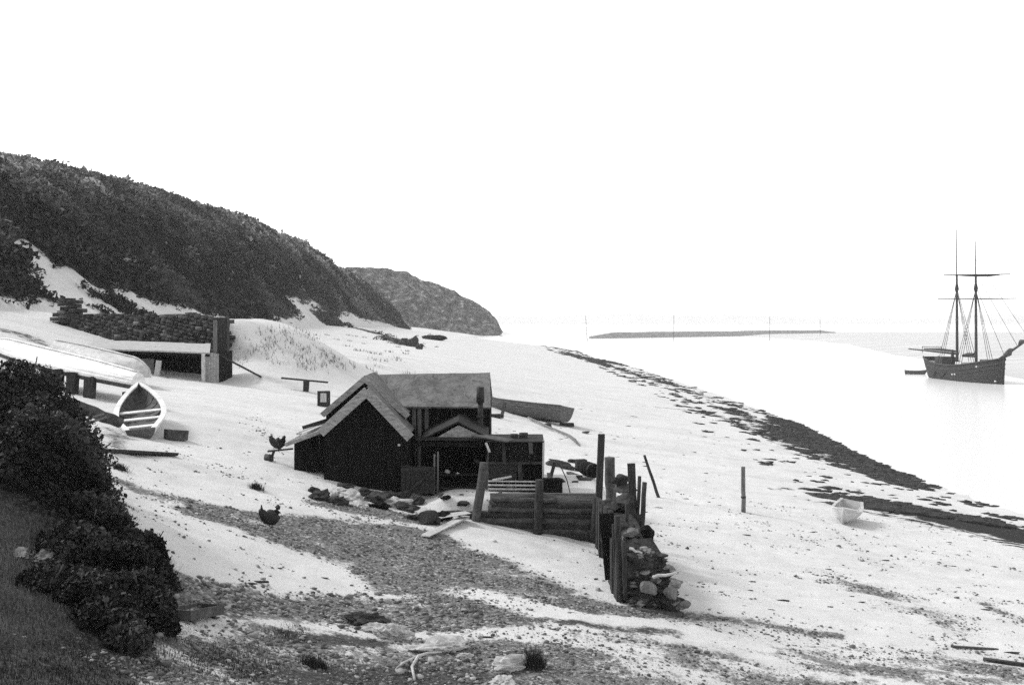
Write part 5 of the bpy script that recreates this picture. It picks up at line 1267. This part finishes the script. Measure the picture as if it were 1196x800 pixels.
    for x0_, x1_ in ((-4.2, -3.3), (-1.6, -.4)):
        b = MB(); b.chain([T(x0_ - .3, -2.36, .35), T((x0_ + x1_) / 2, -2.42, .6), T(x1_, -2.42, 1.1)], [.05, .07, .05], 5); b.build('fender', M_pole, th)
    b = MB(); b.beam(T(-9.2, 0, -1.0), T(-9.7, 0, 1.6), .9, .12, up=tuple(M.to_3x3() @ Vector((0, 1, 0)))); b.build('rudder', M_hull, th)
    b = MB(); b.chain([T(-9.6, 1.4, 3.4), T(-9.6, 1.4, 4.4)], [.04] * 2, 4); b.chain([T(-9.6, -1.4, 3.4), T(-9.6, -1.4, 4.4)], [.04] * 2, 4); b.chain([T(-9.6, -1.4, 4.3), T(-9.6, 1.4, 4.3)], [.04] * 2, 4); b.build('stern_rail', M_spar, th)
ship()
p = P(1069, 437, EYE * F / (437 - HY)); boat('tender', 2.9, 1.2, .62, frame(Vector((p.x, p.y, -.12)), (.93, -.35, 0), (0, 0, 1)), 'small tender afloat astern of the anchored ship', 'tender', M_tarboat, M_boatdark, M_tarboat, (.3, .6), bow=.2, tr=.7, ribs=False)

# breakwater and marks far out
ja, jb = P(688, 0, 490), P(975, 0, 640)
b = MB(); nj = 40; V = []
for i in range(nj + 1):
    t = i / nj; x = ja.x + (jb.x - ja.x) * t; y = 490 + 150 * t; h = 2.5 * (1 - .5 * sstep(.9, 1, t)) * sstep(-.06, .1, t) * (1 + .12 * (vnoise(i * .7, 0, 3) - .5)) + .2
    nx_, ny_ = .6, .8
    for o, z in ((-4, -.5), (-1.6, h), (1.6, h), (4, -.5)): V.append((x + nx_ * o * -.0, y + o, z))
Fq = []
for i in range(nj):
    for j in range(3): a = i * 4 + j; Fq.append((a, a + 4, a + 5, a + 1))
Fq += [(0, 1, 2, 3), (nj * 4 + 3, nj * 4 + 2, nj * 4 + 1, nj * 4)]
tag(b.add(V, Fq).build('breakwater', M_jetty), 'long low dark breakwater far out across the estuary', 'breakwater')
for px, yt, Y, lab, tilt in ((684, 369, 420, 'thin leaning marker perch far out left of the breakwater', 2), (787, 368, 430, 'thin marker perch far out behind the breakwater middle', 0), (899, 369, 440, 'thin marker perch far out toward the breakwater end', 0)):
    yb = HY + EYE * F / Y; b = MB(); b.pole(P(px + tilt, yb + 1, Y), P(px, yt, Y), .10, .07, 6, 0, 2); tag(b.build('marker_perch', M_pole), lab, 'marker perch')
Y = 560; yb = HY + EYE * F / Y; p = P(957, yb, Y); yt = thing('distant_yacht', p, 'tiny single masted vessel far out beside the breakwater end', 'yacht')
b = MB(); b.chain([p + Vector((-5, 0, .7)), p + Vector((-2.5, 0, .3)), p + Vector((2, 0, .3)), p + Vector((5.5, 0, .9))], [.2, .7, .7, .1], 8, .8); b.build('hull', M_tarboat, yt)
b = MB(); b.pole(p + Vector((.4, 0, .3)), p + Vector((.4, 0, 9)), .13, .08, 6, 0, 2); b.build('mast', M_spar, yt)
# wet shoal at the bend of the shore
HAZE = .0002; SUN_E = .8; SUN_ANG = 10; EXPO = 1.45; DENOISE = False
# ------------------------------------------------------------------ air, sky, sun, camera
hz = MB().box((-650, -70, -14), (3050, 3050, 62)).build('haze', M_far, world_org=(0, 0, -14))
hm = bpy.data.materials.new('pale_haze'); hm.use_nodes = True; nt = hm.node_tree; nt.nodes.remove(nt.nodes['Principled BSDF'])
pv = nt.nodes.new('ShaderNodeVolumePrincipled'); pv.inputs['Color'].default_value = g4(.98); pv.inputs['Density'].default_value = HAZE
pv.inputs['Anisotropy'].default_value = .3
nt.links.new(pv.outputs[0], nt.nodes['Material Output'].inputs['Volume'])
hz.data.materials.clear(); hz.data.materials.append(hm); tag(hz, 'pale sea haze', kind='stuff')

SUN_EL, SUN_AZ = 42, -72          # degrees; azimuth from straight ahead (+Y), negative to the left
wd = bpy.data.worlds.new('World'); S.world = wd; wd.use_nodes = True
nt = wd.node_tree; bg = nt.nodes['Background']
sky = nt.nodes.new('ShaderNodeTexSky'); sky.sky_type = 'NISHITA'; sky.sun_disc = False
sky.sun_elevation = rad(SUN_EL); sky.sun_rotation = rad(SUN_AZ); sky.dust_density = 1.0; sky.air_density = 1.0; sky.altitude = 10
bw = nt.nodes.new('ShaderNodeRGBToBW'); nt.links.new(sky.outputs[0], bw.inputs[0]); nt.links.new(bw.outputs[0], bg.inputs['Color'])
bg.inputs['Strength'].default_value = .15
sl = bpy.data.lights.new('sun', 'SUN'); sl.energy = SUN_E; sl.angle = rad(SUN_ANG); sl.color = (1, 1, 1)
so = bpy.data.objects.new('sun', sl); COL.objects.link(so)
d = Vector((math.sin(rad(SUN_AZ)) * math.cos(rad(SUN_EL)), math.cos(rad(SUN_AZ)) * math.cos(rad(SUN_EL)), math.sin(rad(SUN_EL))))
so.rotation_euler = (-d).to_track_quat('-Z', 'Y').to_euler(); so.location = (-60, 0, 90)

cd = bpy.data.cameras.new('camera'); cam = bpy.data.objects.new('camera', cd); COL.objects.link(cam)
cam.location = (0, 0, EYE); cam.rotation_euler = (rad(90), 0, 0)
cd.sensor_fit = 'HORIZONTAL'; cd.sensor_width = 36; cd.lens = 36 * F / 1196; cd.shift_y = -25 / 1196
cd.clip_start = .1; cd.clip_end = 9000
S.camera = cam
S.render.resolution_x = 1024; S.render.resolution_y = 684
S.view_settings.view_transform = 'Standard'; S.view_settings.look = 'None'; S.view_settings.gamma = 1; S.view_settings.exposure = EXPO
S.view_settings.use_curve_mapping = False
S.cycles.max_bounces = 6; S.cycles.diffuse_bounces = 2; S.cycles.volume_bounces = 1; S.cycles.use_denoising = DENOISE
S.cycles.sample_clamp_direct = 3; S.cycles.sample_clamp_indirect = 1.5
